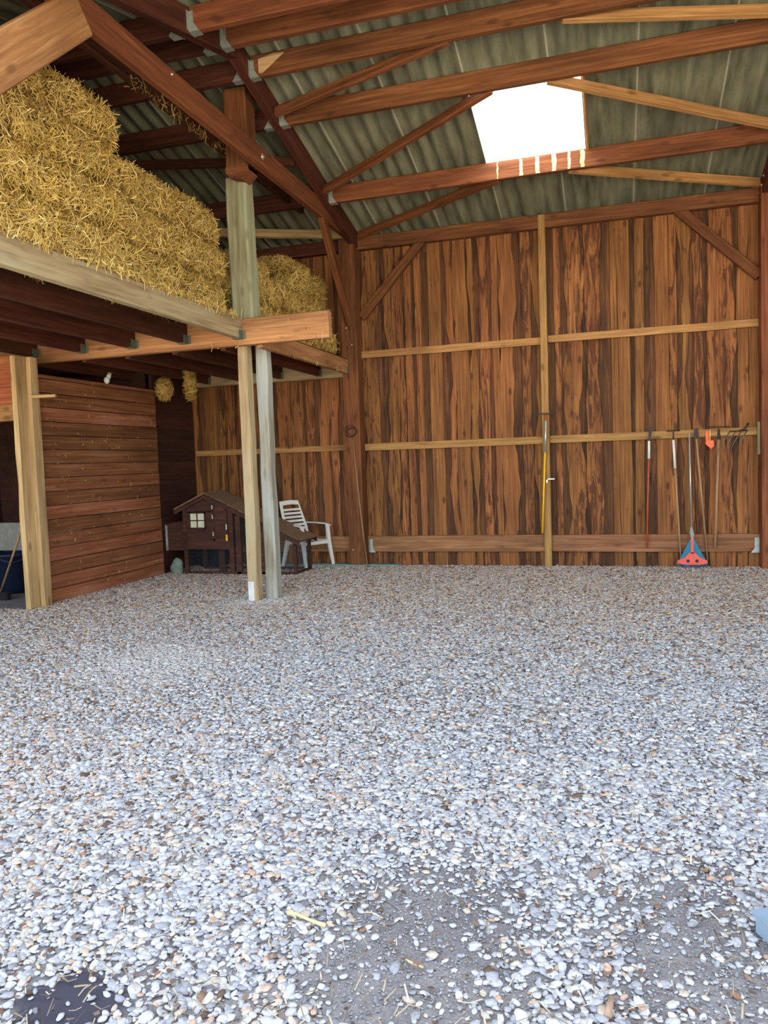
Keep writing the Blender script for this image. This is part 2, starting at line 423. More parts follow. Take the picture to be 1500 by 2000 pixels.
tag(plank_wall('wall_left', PART, 'x', 7.44, 9.97, 0.0, 2.74, -6.56, -6.50, 0.168, gap=0.010, jit=0.007), kind='structure')
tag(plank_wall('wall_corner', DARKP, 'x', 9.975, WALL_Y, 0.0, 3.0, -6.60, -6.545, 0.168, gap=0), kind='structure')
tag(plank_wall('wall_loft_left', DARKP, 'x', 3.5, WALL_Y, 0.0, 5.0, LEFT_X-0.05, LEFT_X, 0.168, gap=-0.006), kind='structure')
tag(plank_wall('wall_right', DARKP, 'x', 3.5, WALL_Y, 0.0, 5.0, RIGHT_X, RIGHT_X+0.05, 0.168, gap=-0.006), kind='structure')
tag(plank_wall('wall_front_left', REDWALL, 'y', LEFT_X, -6.55, 2.37, 2.92, 7.30, 7.34, 0.2), kind='structure')

def roof():
    def strip(bm, x0, x1, ya, yb, z_off=0.0, thick=0.007, sub=6):
        nx = int(round((x1-x0)/0.177*sub)); ys = [ya + (yb-ya)*i/6 for i in range(7)]
        for side in (0, 1):
            prev = None
            for i in range(nx+1):
                x = x0 + (x1-x0)*i/nx
                w = 0.0255*math.cos(2*math.pi*(x+20.0)/0.177)
                row = [bm.verts.new((x, y, roof_z(y)+0.026+w+z_off+side*thick)) for y in ys]
                if prev:
                    for k in range(6): bm.faces.new((prev[k], prev[k+1], row[k+1], row[k]))
                prev = row
    # the translucent sheet's bay is left open in the cement sheets
    SX0, SX1, SY0, SY1 = -1.50, -0.30, 8.42, 9.95
    bm = bmesh.new()
    for (x0, x1, ya, yb) in ((-9.5, SX0, RIDGE_Y, 11.35), (SX1, 7.5, RIDGE_Y, 11.35), (SX0, SX1, RIDGE_Y, SY0), (SX0, SX1, SY1, 11.35),
                             (-9.5, 7.5, RIDGE_Y, 3.2)):
        strip(bm, x0, x1, ya, yb)
    bm_box(bm, -9.5, 7.5, RIDGE_Y-0.15, RIDGE_Y+0.15, roof_z(RIDGE_Y)+0.06, roof_z(RIDGE_Y)+0.075)
    o = link('ceiling', mesh_from_bm('ceiling', bm), CEMENT, smooth=True); tag(o, kind='structure')
    bm = bmesh.new(); nx = 44; prev = None
    strip_x0, strip_x1 = SX0-0.04, SX1+0.04
    for i in range(nx+1):
        x = strip_x0+(strip_x1-strip_x0)*i/nx; w = 0.0255*math.cos(2*math.pi*(x+20.0)/0.177)
        row = [bm.verts.new((x, y, roof_z(y)+0.036+w)) for y in (SY0-0.05, 8.7, 9.1, 9.5, SY1+0.05)]
        if prev:
            for k in range(4): bm.faces.new((prev[k], prev[k+1], row[k+1], row[k]))
        prev = row
    s = link('window_1', mesh_from_bm('window_1', bm), CLEAR, smooth=True)
    tag(s, 'bright translucent corrugated skylight sheet in the roof', kind='structure')
roof()

# ------------------------------------------------------------------ roof frame
def bolts(parent, pts, r=0.016, axis=(1, 0, 0)):
    for p in pts:
        a = Vector(axis)
        tube_obj('bolt', [Vector(p), Vector(p)+a*0.006, Vector(p)+a*0.0065, Vector(p)+a*0.018], [r, r, r*0.5, r*0.45], BOLT, parent, 8)

def hanger(parent, x, y, z0, z1, side=1, w=0.07, mat=GALV, thick=0.004):
    """galvanised joist hanger for a purlin end that meets a rafter face at x; side=+1 when the purlin runs towards +X."""
    bm = bmesh.new()
    for s in (-1, 1):
        bm_box(bm, min(x, x+side*0.05), max(x, x+side*0.05), y+s*(w/2+0.002)-thick/2, y+s*(w/2+0.002)+thick/2, z0-0.004, z1)
        prism(bm, [(x, z0-0.005), (x+side*0.10, z0-0.005), (x+side*0.05, z0+0.07), (x, z0+0.07)], 1, y+s*(w/2+0.003)-thick/2, y+s*(w/2+0.003)+thick/2)
    bm_box(bm, min(x, x+side*0.1), max(x, x+side*0.1), y-w/2-0.004, y+w/2+0.004, z0-0.008, z0-0.003)
    bm_box(bm, min(x, x+side*0.004), max(x, x+side*0.004), y-w/2-0.035, y+w/2+0.035, z0, z1)
    return link('hanger', mesh_from_bm('hanger', bm), mat, parent)

RX = -3.60            # rafter face towards the right bay
purl = [  # y, top z, label right, label left, material
    (9.88, 'reddish roof purlin along the lower edge of the skylight', 'dark roof purlin over the straw loft, nearest the back wall', RED),
    (8.36, 'thick reddish roof purlin along the upper edge of the skylight', 'dark roof purlin over the loft level with the tall post', RED),
    (7.62, 'reddish roof purlin with a pale peeled patch by its hanger, next above the skylight pair', 'dark roof purlin just behind the ridge over the loft', RED),
    (7.02, 'reddish purlin just in front of the ridge, second from the picture top', 'dark purlin just in front of the ridge over the loft', RED),
    (6.40, 'reddish purlin at the very top edge of the picture with a long hanger', 'dark purlin over the loft at the picture top', RED),
]
for k, (y, lr, ll, mat) in enumerate(purl):
    zt = roof_z(y)-0.005; h = 0.22
    o = beam('roof_purlin', (RX+0.004, y, zt-h/2), (1.80, y, zt-h/2), 0.075, h, mat, bevel=0.008)
    tag(o, lr, 'beam', 'roof purlins of the right bay'); hanger(o, RX+0.001, y, zt-h, zt-0.05, 1, 0.078)
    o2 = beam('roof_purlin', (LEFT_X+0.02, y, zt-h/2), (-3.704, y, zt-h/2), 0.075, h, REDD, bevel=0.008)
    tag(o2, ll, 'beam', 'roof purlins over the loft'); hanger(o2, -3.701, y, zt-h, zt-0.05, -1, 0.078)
    if k == 0:   # pale vertical streaks on the purlin face below the skylight
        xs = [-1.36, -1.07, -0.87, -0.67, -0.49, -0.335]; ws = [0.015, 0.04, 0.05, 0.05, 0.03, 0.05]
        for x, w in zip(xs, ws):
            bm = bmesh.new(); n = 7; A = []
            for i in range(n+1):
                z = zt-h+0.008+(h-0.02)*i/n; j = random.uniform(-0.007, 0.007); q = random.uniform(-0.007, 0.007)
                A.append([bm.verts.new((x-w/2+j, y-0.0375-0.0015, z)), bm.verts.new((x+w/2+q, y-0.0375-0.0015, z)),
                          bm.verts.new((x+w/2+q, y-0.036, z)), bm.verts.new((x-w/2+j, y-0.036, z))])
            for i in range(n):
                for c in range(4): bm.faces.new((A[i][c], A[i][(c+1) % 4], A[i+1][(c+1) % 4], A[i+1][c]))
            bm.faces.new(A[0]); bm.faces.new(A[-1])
            link('pale_streak', mesh_from_bm('pale_streak', bm), PALES, o)
    if k == 2:
        bm = bmesh.new(); bmv = [(-3.50, zt-h+0.03), (-3.46, zt-h+0.02), (-3.20, zt-0.03), (-3.32, zt-0.02), (-3.50, zt-0.05)]
        prism(bm, bmv, 1, y-0.0395, y-0.036)
        tag(link('peeled_patch', mesh_from_bm('peeled_patch', bm), PINE, o), 'pale peeled patch')

# rafters (both slopes), the left frame and the right frame
def rafter(x0, x1, ya, yb, lab, h=0.23, mat=REDD):
    xc = (x0+x1)/2
    o = beam('rafter', (xc, ya, roof_z(ya)-0.005-h/2), (xc, yb, roof_z(yb)-0.005-h/2), x1-x0, h, mat)
    return tag(o, lab, 'beam', 'rafters')
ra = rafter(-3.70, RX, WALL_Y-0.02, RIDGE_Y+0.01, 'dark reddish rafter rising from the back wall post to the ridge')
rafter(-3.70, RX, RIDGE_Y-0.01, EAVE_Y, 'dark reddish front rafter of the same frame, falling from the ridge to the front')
rb_ = rafter(1.804, 1.90, WALL_Y-0.02, RIDGE_Y+0.01, 'dark rafter at the right edge of the picture with bright bolts')
bolts(rb_, [(1.803, 10.72, 4.93), (1.803, 10.86, 4.86), (1.803, 10.97, 4.80)], 0.018, (-1, 0, 0))

# tie beams: a pair clamped either side of the tall red post
t1 = tag(beam('tie_beam', (-3.74, 3.6, 4.97), (-3.74, 11.02, 4.97), 0.08, 0.24, RED, bevel=0.01),
         'long diagonal-looking reddish tie beam bolted across the tall post', 'beam')
bolts(t1, [(-3.70, 8.02, 4.98)], 0.035); bolts(t1, [(-3.70, 10.55, 5.0), (-3.70, 10.85, 4.93), (-3.70, 6.2, 5.03)], 0.014)
t2 = tag(beam('tie_beam', (-4.19, 3.6, 5.20), (-4.19, 10.3, 5.20), 0.08, 0.22, REDD, bevel=0.01),
         'second darker tie beam running behind the bolted one, with straw caught on it', 'beam')
tag(beam('tie_brace', (-3.74, 5.02, 4.93), (-3.74, 3.62, 3.70), 0.09, 0.30, SALMON, bevel=0.01), 'short pale-edged brace from the tie beam down to the front, top left of the picture', 'beam')
tag(beam('tie_brace', (-3.74, 9.9, 4.90), (-3.74, 10.93, 3.60), 0.08, 0.15, RED), 'red-brown brace from the tie beam down to the wall post beside the straw', 'beam')

def roof_brace(p0, p1, lab, mat=RED, w=0.06, h=0.11):
    return tag(beam('roof_brace', p0, p1, w, h, mat, up=(0, SLOPE, 1)), lab, 'beam', 'flat diagonal roof braces')
def rz(y, d=0.2): return roof_z(y)-d
roof_brace((-3.58, 10.98, 4.90), (-1.35, 9.93, rz(9.93, 0.17)), 'lowest left roof brace, rising from the wall post corner', RED)
roof_brace((-3.58, 9.62, rz(9.62)), (-1.2, 8.41, rz(8.41, 0.17)), 'left roof brace rising to the top left corner of the skylight', RED)
roof_brace((-3.58, 8.16, rz(8.16)), (-1.5, 7.67, rz(7.67, 0.17)), 'left roof brace with a square end, next to the tall post top', RED)
roof_brace((1.79, 9.66, rz(9.66)), (-0.62, 8.41, rz(8.41, 0.17)), 'right roof brace falling away from the top right corner of the skylight', HONEY)
roof_brace((1.79, 10.95, 4.92), (-0.50, 9.93, rz(9.93, 0.17)), 'lowest right roof brace ending at the bolted rafter', HONEY)
roof_brace((1.79, 8.1, rz(8.1)), (-0.42, 7.67, rz(7.67, 0.17)), 'right roof brace at the top right edge of the picture', HONEY)
roof_brace((-3.72, 10.95, 4.92), (-5.85, 10.1, rz(10.1, 0.22)), 'pale roof brace seen in the dark gap above the far straw', PINE, h=0.12)
roof_brace((-0.27, 9.86, rz(9.86, 0.02)), (-0.27, 8.42, rz(8.42, 0.02)), 'thin upright batten along the right side of the skylight', HONEY, w=0.03, h=0.03)
roof_brace((-3.72, 9.0, rz(9.0)), (-5.9, 8.5, rz(8.5, 0.24)), 'dark roof brace over the middle of the loft', REDD)

# wall plate, posts, studs, rails
tag(beam('wall_plate', (-3.62, 11.04, 4.79), (1.82, 11.04, 4.79), 0.11, 0.185, RED, bevel=0.008), 'reddish wall plate along the top of the board wall', 'beam')
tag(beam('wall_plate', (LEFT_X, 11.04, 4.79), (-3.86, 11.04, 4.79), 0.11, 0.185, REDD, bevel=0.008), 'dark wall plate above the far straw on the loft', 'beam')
mp_ = tag(beam('wall_post', (-3.74, 10.97, 0.0), (-3.74, 10.97, 4.85), 0.24, 0.24, RED, waney=0.004, bevel=0.014), 'square reddish-brown wall post where the loft meets the board wall', 'post')
bolts(mp_, [(-3.80, 10.845, 0.26), (-3.78, 10.845, 3.55), (-3.70, 10.845, 3.3)], 0.012, (0, -1, 0))
rp_ = tag(beam('wall_post', (1.91, 10.97, 0.0), (1.91, 10.97, 4.85), 0.24, 0.24, RED, waney=0.004, bevel=0.014), 'wall post at the right edge of the picture', 'post')
tag(beam('wall_stud', (-0.935, 11.035, 0.0), (-0.935, 11.035, 4.87), 0.095, 0.12, HONEY, waney=0.002), 'narrow honey-coloured stud in the middle of the board wall', 'post')
def wallbrace(p0, p1, lab): tag(beam('wall_brace', p0, p1, 0.07, 0.13, RED), lab, 'beam', 'wall braces')
wallbrace((-3.60, 11.05, 3.72), (-2.64, 11.05, 4.74), 'diagonal brace on the board wall beside the loft post')
wallbrace((1.80, 11.05, 3.78), (0.82, 11.05, 4.74), 'diagonal brace on the board wall in the right corner')
def rail(x0, x1, z, h, lab, mat=HONEY, d=0.05, cat='rail'):
    return tag(beam('wall_rail', (x0, WALL_Y-d/2, z), (x1, WALL_Y-d/2, z), d, h, mat, waney=0.002), lab, cat)
rail(-3.62, -0.985, 3.172, 0.10, 'upper pale rail between the loft post and the middle stud')
rail(-0.885, 1.79, 3.19, 0.10, 'upper pale rail to the right of the middle stud')
rail(-3.62, -0.985, 1.79, 0.105, 'mid-height pale rail between the loft post and the middle stud')
rt = rail(-0.885, 1.79, 1.795, 0.105, 'mid-height pale rail that the garden tools hang from')
rail(-6.50, -3.865, 1.80, 0.085, 'mid-height pale rail behind the hutch and chair')
l1 = rail(-3.62, -0.985, 0.33, 0.235, 'wide low reddish board between the loft post and the middle stud', LOWB, 0.07, 'board')
l2 = rail(-0.885, 1.79, 0.33, 0.235, 'wide low reddish board behind the hanging tools', LOWB, 0.07, 'board')
rail(-6.50, -3.865, 0.33, 0.235, 'wide low reddish board behind the white chair', LOWB, 0.07, 'board')
def corner_bracket(x, side, parent):
    bm = bmesh.new()
    bm_box(bm, min(x, x+side*0.055), max(x, x+side*0.055), 11.022, 11.028, 0.205, 0.40)
    prism(bm, [(x, 0.205), (x+side*0.10, 0.205), (x+side*0.05, 0.27), (x, 0.27)], 1, 11.018, 11.022)
    bm_box(bm, min(x, x+side*0.1), max(x, x+side*0.1), 11.02, 11.10, 0.200, 0.206)
    link('corner_bracket', mesh_from_bm('corner_bracket', bm), GALV, parent)
corner_bracket(-3.60, 1, l1); corner_bracket(1.785, -1, l2)
tag(beam('wooden_block', (1.79, 10.99, 1.49), (1.79, 10.99, 1.91), 0.06, 0.05, GREEN, waney=0.002), 'short grey-green upright board at the right end of the tool rail', 'board')
tag(beam('ground_board', (-5.0, 10.93, 0.022), (-3.09, 10.90, 0.022), 0.13, 0.035, TEALB), 'long thin teal-grey board lying on the gravel against the wall', 'board')

# the tall central post
cp = empty('loft_post', (-4.0, 8.15, 0)); tag(cp, 'tall doubled wooden post standing in the gravel and carrying the loft', 'post')
beam('front_timber', (-4.045, 8.06, 0.0), (-4.045, 8.06, 2.95), 0.125, 0.13, GREYW, cp, waney=0.006, bevel=0.012)
beam('rear_timber', (-3.905, 8.25, 0.0), (-3.905, 8.25, 2.95), 0.14, 0.14, GREYGR, cp, waney=0.008, bevel=0.012)
beam('upper_timber', (-4.01, 8.08, 2.95), (-4.04, 8.08, 4.80), 0.25, 0.2, GREEN, cp, waney=0.008, bevel=0.02)
box_obj('foot_patch', (-4.105, -4.03, 7.990, 7.994, 0.0, 0.23), plain('pale_grey_paint', srgb(206, 204, 200), rough=0.8), cp)
b = beam('red_upper_post', (-3.94, 7.98, 4.80), (-3.94, 7.98, 5.70), 0.27, 0.24, RED, cp, bevel=0.012)
bm = bmesh.new(); prism(bm, [(-4.075, 4.86), (-3.805, 4.86), (-3.805, 4.80), (-3.90, 4.72), (-4.02, 4.74), (-4.075, 4.80)], 1, 7.85, 8.09)
link('post_toe', mesh_from_bm('post_toe', bm), RED, cp)

# ------------------------------------------------------------------ the loft
cb = tag(beam('loft_cross_beam', (LEFT_X+0.02, 7.89, 3.05), (-2.93, 7.89, 3.06), 0.10, 0.29, SALMON, bevel=0.008), 'pinkish cross beam carrying the loft in front of the tall post', 'beam')
bb = tag(beam('loft_back_beam', (-6.50, 10.965, 2.965), (-3.865, 10.965, 2.965), 0.10, 0.24, GREYW, bevel=0.008), 'grey-brown beam carrying the back ends of the loft joists at the board wall', 'beam')
names = ['weathered grey edge joist of the loft under the straw bales', 'loft joist next to the grey edge joist', 'second brown loft joist in from the edge joist',
         'third brown loft joist in from the edge joist', 'fourth brown loft joist, above the doorway post', 'fifth brown loft joist at the left edge of the picture']
for i in range(6):
    x = -3.99-0.688*i
    mat = GREYW if i == 0 else REDD
    j = beam('loft_joist', (x, 3.55, 3.09), (x, 7.835, 3.09), 0.08, 0.22, mat, bevel=0.005)
    tag(j, names[i], 'beam', 'front loft joists')
    bm = bmesh.new()
    for s in (-1, 1): bm_box(bm, x+s*0.043-0.003, x+s*0.043+0.003, 7.74, 7.838, 2.975, 3.07)
    bm_box(bm, x-0.043, x+0.043, 7.74, 7.838, 2.972, 2.978); bm_box(bm, x+0.042, x+0.075, 7.832, 7.838, 2.975, 3.07); bm_box(bm, x-0.075, x-0.042, 7.832, 7.838, 2.975, 3.07)
    link('hanger', mesh_from_bm('hanger', bm), DMETAL, j)
bn = ['pale edge joist of the back loft, running to the wall post', 'back loft joist next to its pale edge joist', 'second back loft joist in from the pale one', 'third back loft joist in from the pale one',
      'fourth back loft joist, above the straw tufts', 'fifth back loft joist, above the plank partition']
for i in range(6):
    x = -3.80-(0.0, 0.46, 1.09, 1.72, 2.33, 3.05)[i]
    j = beam('back_loft_joist', (x, 7.945, 2.985), (x, 10.84 if i == 0 else 10.91, 2.985), 0.07, 0.20, SALMON if i == 0 else REDD, bevel=0.005)
    tag(j, bn[i], 'beam', 'back loft joists')
    ye = 10.84 if i == 0 else 10.912
    bm = bmesh.new()
    for s in (-1, 1): bm_box(bm, x+s*0.038-0.003, x+s*0.038+0.003, ye-0.07, ye, 2.878, 2.98)
    bm_box(bm, x-0.038, x+0.038, ye-0.07, ye, 2.874, 2.88)
    link('hanger', mesh_from_bm('hanger', bm), DMETAL, j)
def deck(name, x0, x1, y0, y1, z, lab):
    bm = bmesh.new(); y = y0
    while y < y1-0.01:
        w = min(0.15, y1-y); bm_box(bm, x0, x1, y, y+w-0.004, z, z+0.022); y += w
    tag(link(name, mesh_from_bm(name, bm), DECK), lab, 'floor')
deck('loft_deck', LEFT_X+0.02, -4.0, 3.5, 7.84, 3.202, 'dark boarding on the front loft joists under the straw stack')
deck('back_loft_deck', LEFT_X+0.02, -3.80, 8.20, 10.9, 3.087, 'dark boarding on the back loft joists under the far straw')

# ------------------------------------------------------------------ doorway on the left
dp = empty('doorway_post', (-6.45, 7.3, 0)); tag(dp, 'pale doubled post at the right side of the dark doorway', 'post')
beam('front_board', (-6.495, 7.26, 0.0), (-6.495, 7.26, 2.90), 0.065, 0.17, PINE, dp, waney=0.004)
beam('rear_board', (-6.432, 7.40, 0.0), (-6.432, 7.40, 2.90), 0.062, 0.12, PINE, dp, waney=0.004)
tag(beam('door_lintel', (LEFT_X+0.02, 7.26, 2.27), (-6.535, 7.26, 2.27), 0.09, 0.19, HONEY), 'pale lintel beam over the dark doorway', 'beam')
tag(beam('wooden_peg', (-6.40, 7.335, 2.445), (-6.07, 7.335, 2.44), 0.035, 0.035, PINE), 'short pale wooden peg sticking out of the doorway post', 'peg')
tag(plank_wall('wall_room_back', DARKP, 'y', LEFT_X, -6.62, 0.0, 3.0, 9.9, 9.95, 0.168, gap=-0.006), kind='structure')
tag(plank_wall('wall_loft_light_block', DARKP, 'y', LEFT_X, -4.05, 2.95, 5.0, 3.42, 3.46, 0.168, gap=-0.006), kind='structure')  # unseen front boarding, added to keep daylight out of the loft bay

tb = empty('navy_tub', (-7.72, 8.30, 0)); tag(tb, 'dark navy rubber tub on the floor inside the doorway', 'tub')
bm = bmesh.new()
prof = [(0.001, 0.0), (0.21, 0.0), (0.27, 0.5), (0.285, 0.5), (0.285, 0.53), (0.26, 0.53), (0.20, 0.03), (0.001, 0.03)]
R = [[bm.verts.new((-7.72+r*math.cos(a), 8.30+r*math.sin(a), z)) for a in [2*math.pi*k/28 for k in range(28)]] for r, z in prof]
for i in range(len(R)-1):
    for k in range(28): bm.faces.new((R[i][k], R[i][(k+1) % 28], R[i+1][(k+1) % 28], R[i+1][k]))
link('body', mesh_from_bm('body', bm), NAVY, tb, smooth=True)
tube_obj('tub_handle', [(-7.72+0.30*math.cos(a), 8.30+0.30*math.sin(a), 0.48-0.05*math.sin((a+1.3)*3)) for a in [-1.3+0.1*k for k in range(11)]], 0.012, NAVY, tb)
br = empty('broom', (-7.2, 7.6, 0)); tag(br, 'pale broom handle leaning inside the doorway against its post', 'broom')
tube_obj('handle', [(-7.42, 7.75, 0.10), (-6.56, 7.46, 1.35)], 0.014, HANDLE, br)
box_obj('broom_head', (-7.62, -7.28, 7.70, 7.78, 0.0, 0.10), BLACK, br, 0.01)
tag(tube_obj('wooden_pole', [(-8.05, 9.6, 1.95), (-7.25, 9.35, 0.0)], 0.018, HANDLE), 'thin brown pole leaning in the dark behind the broom', 'pole')
tag(box_obj('grey_panel', (-8.9, -7.35, 9.2, 9.26, 0.45, 0.86), GREYC, None, 0.004), 'grey ribbed panel in the dark room behind the tub', 'panel')
tag(beam('work_bench', (-8.9, 9.3, 0.38), (-7.3, 9.3, 0.38), 0.5, 0.07, DARKP), 'dark low bench under the grey panel', 'bench')

# bulb hanging above the partition
lb = empty('light_bulb', (-6.52, 8.85, 2.86)); tag(lb, 'white light bulb in a pale socket above the plank partition', 'bulb')
bm = bmesh.new(); bmesh.ops.create_uvsphere(bm, u_segments=14, v_segments=10, radius=0.038, matrix=Matrix.Translation((-6.455, 8.80, 2.77)) @ Matrix.Diagonal((1, 1, 1.25, 1)))
link('bulb', mesh_from_bm('bulb', bm), BULBW, lb, smooth=True)
tube_obj('socket', [(-6.455, 8.83, 2.80), (-6.455, 8.87, 2.87)], [0.03, 0.026], WHITEP, lb, 12)

# ------------------------------------------------------------------ straw
SC = np.array([srgb(*c)[:3] for c in ((228, 196, 112), (208, 172, 86), (190, 152, 66), (240, 214, 146), (160, 120, 54), (216, 184, 98), (132, 92, 44))])
def set_attr(me, name, cols):
    a = me.color_attributes.new(name, 'FLOAT_COLOR', 'POINT')
    a.data.foreach_set('color', np.concatenate([cols, np.ones((len(cols), 1))], 1).astype(np.float32).ravel())

def straw_strands(n, pts, nrm, rng, length=(0.05, 0.19), width=0.0025, lift=0.5, down=0.3):
    """curved flat straws lying on a surface; returns verts, faces, colours."""
    t = rng.normal(size=(n, 3)); t[:, 2] -= down*rng.random(n)
    t -= (t*nrm).sum(1)[:, None]*nrm*(1-lift*rng.random(n)**3)[:, None]
    t /= np.linalg.norm(t, axis=1)[:, None]
    L = rng.uniform(*length, n)[:, None]
    side = np.cross(t, nrm + 0.3*rng.normal(size=(n, 3))); side /= np.linalg.norm(side, axis=1)[:, None]
    w = width*rng.uniform(0.7, 1.5, n)[:, None]
    bend = nrm*rng.uniform(-0.02, 0.03, n)[:, None]
    base = pts + nrm*rng.uniform(0.0, 0.016, n)[:, None]
    a = base - t*L/2; c = base + t*L/2; b = base + bend
    V = np.stack([a-side*w, a+side*w, b-side*w, b+side*w, c-side*w, c+side*w], 1).reshape(-1, 3)
    i = np.arange(n)[:, None]*6
    F = np.concatenate([i+np.array([[0, 1, 3, 2]]), i+np.array([[2, 3, 5, 4]])], 0)
    col = SC[rng.choice(len(SC), n, p=(.22, .22, .18, .12, .08, .13, .05))]*rng.uniform(0.75, 1.15, n)[:, None]
    return V, F, np.repeat(col, 6, 0)

def build_np(name, V, F, cols, attr, smooth=False):
    me = bpy.data.meshes.new(name)
    me.vertices.add(len(V)); me.vertices.foreach_set('co', V.astype(np.float32).ravel())
    k = F.shape[1]
    me.loops.add(len(F)*k); me.loops.foreach_set('vertex_index', F.astype(np.int32).ravel())
    me.polygons.add(len(F)); me.polygons.foreach_set('loop_start', np.arange(0, len(F)*k, k, dtype=np.int32))
    if smooth: me.polygons.foreach_set('use_smooth', np.ones(len(F), dtype=bool))
    me.update(calc_edges=True)
    set_attr(me, attr, cols)
    return me

def vnoise(p, seed, f):
    """cheap smooth noise from summed sines, -1..1"""
    r = np.random.default_rng(seed); o = np.zeros(len(p))
    for k in range(6):
        d = r.normal(size=3)*f; o += np.sin(p @ d + r.uniform(0, 6.28))
    return o/6*1.6

def bale_mesh(seed, L=0.92, Wd=0.46, H=0.385, n=6800):
    r = np.random.default_rng(seed)
    bm = bmesh.new(); bm_box(bm, -L/2, L/2, -Wd/2, Wd/2, -H/2, H/2)
    bmesh.ops.bevel(bm, geom=bm.edges[:], offset=0.07, segments=2, affect='EDGES')
    bmesh.ops.subdivide_edges(bm, edges=bm.edges[:], cuts=6, use_grid_fill=True)
    bmesh.ops.triangulate(bm, faces=bm.faces[:])
    me = mesh_from_bm('tmp', bm)
    V = np.empty(len(me.vertices)*3); me.vertices.foreach_get('co', V); V = V.reshape(-1, 3)
    Nn = np.empty(len(me.vertices)*3); me.vertices.foreach_get('normal', Nn); Nn = Nn.reshape(-1, 3)
    V = V + Nn*(0.020*vnoise(V, seed, 9) + 0.012*vnoise(V, seed+1, 26) + 0.006*vnoise(V, seed+2, 60))[:, None]
    T = np.empty(len(me.polygons)*3, dtype=np.int32); me.polygons.foreach_get('vertices', T); T = T.reshape(-1, 3)
    bpy.data.meshes.remove(me)
    tri = V[T]; nr = np.cross(tri[:, 1]-tri[:, 0], tri[:, 2]-tri[:, 0]); ar = np.linalg.norm(nr, axis=1)
    pick = r.choice(len(T), n, p=ar/ar.sum()); u = r.random((n, 2)); sw = u.sum(1) > 1; u[sw] = 1-u[sw]
    P = tri[pick, 0] + u[:, :1]*(tri[pick, 1]-tri[pick, 0]) + u[:, 1:]*(tri[pick, 2]-tri[pick, 0])
    nn = nr[pick]/ar[pick][:, None]
    sv, sf, sc_ = straw_strands(n, P, nn, r)
    base = srgb(120, 88, 42)[:3]
    bc = np.array(base)[None]*(0.75+0.35*vnoise(V, seed+5, 40))[:, None].clip(0.3, 1.2)
    quads = np.concatenate([T, T[:, 2:3]], 1)   # placeholder, replaced below
    me = bpy.data.meshes.new('bale')
    AV = np.concatenate([V, sv]); me.vertices.add(len(AV)); me.vertices.foreach_set('co', AV.astype(np.float32).ravel())
    lv = np.concatenate([T.ravel(), (sf+len(V)).ravel()])
    me.loops.add(len(lv)); me.loops.foreach_set('vertex_index', lv.astype(np.int32))
    ls = np.concatenate([np.arange(len(T))*3, len(T)*3+np.arange(len(sf))*4])
    me.polygons.add(len(ls)); me.polygons.foreach_set('loop_start', ls.astype(np.int32))
    me.update(calc_edges=True); set_attr(me, 'straw_col', np.concatenate([bc, sc_]))
    me.materials.append(STRAW)
    return me
BM = [bale_mesh(100+10*i) for i in range(4)]
BEND = [bale_mesh(200+10*i, 0.46, 0.9, 0.385) for i in range(2)]
bale_n = [0]
def bale(x, y, z, label, group, sx=1.0, rx=0.0, ry=0.0, rz_=0.0, end=False, sc=(1, 1, 1)):
    me = (BEND if end else BM)[bale_n[0] % (2 if end else 4)]; bale_n[0] += 1
    o = bpy.data.objects.new('straw_bale', me); COL.objects.link(o)
    o.location = (x, y, z); o.rotation_euler = (rx, ry, (0 if end else math.pi/2) + rz_ + (math.pi if random.random() < 0.5 else 0)); o.scale = sc
    return tag(o, label, 'straw bale', group)
rowname = ['bottom', 'second', 'third', 'top']
posname = ['nearest the tall post', 'one along from the tall post', 'two along from the tall post', 'at the left edge of the picture']
for row in range(3):
    yend = 8.00 if row < 2 else 7.92
    for k in range(4):
        y = yend-0.46-0.925*k-(0.12 if row == 1 else 0)
        if row == 1 and k == 0: y += 0.06
        bale(-4.42+random.uniform(-0.03, 0.02), y, 3.225+0.195+0.387*row, '%s-row bale of the tall straw stack, %s' % (rowname[row], posname[k]),
             'bales of the tall straw stack', ry=random.uniform(-0.03, 0.03), rx=random.uniform(-0.05, 0.05), rz_=random.uniform(-0.05, 0.05))
for k, (y, lab) in enumerate(((5.66, 'top-row straw bale whose blunt end stands over the step of the stack'), (4.73, 'top-row straw bale beneath the pale-edged brace'))):
    bale(-4.45, y, 3.225+0.195+0.387*3, lab, 'bales of the tall straw stack', rz_=random.uniform(-0.03, 0.03))
# far straw between the tall post and the wall post
bale(-4.28, 8.78, 3.12+0.19, 'bright bottom bale just right of the tall post', 'bales at the far end of the loft')
bale(-4.30, 8.70, 3.12+0.57, 'bright middle bale just right of the tall post', 'bales at the far end of the loft', rx=0.0)
bale(-4.36, 8.60, 3.12+0.86, 'top bale just right of the tall post, sagging forward', 'bales at the far end of the loft', rx=-0.10, sc=(0.85, 1, 0.55))
bale(-4.30, 9.62, 3.12+0.19, 'low bale between the bright bales and the far pile', 'bales at the far end of the loft')
bale(-4.34, 9.45, 3.12+0.56, 'slumped bale on the low one, sloping to the right', 'bales at the far end of the loft', rx=-0.22)
bale(-4.20, 10.44, 3.12+0.19, 'bottom bale of the far pile beside the wall post', 'bales at the far end of the loft')
bale(-4.26, 10.42, 3.12+0.57, 'second bale of the far pile beside the wall post', 'bales at the far end of the loft')
bale(-4.30, 10.40, 3.12+0.95, 'third bale of the far pile beside the wall post', 'bales at the far end of the loft')
bale(-4.50, 10.30, 3.12+1.22, 'topmost bale of the far pile under the dark roof', 'bales at the far end of the loft', sc=(1, 1, 0.5))

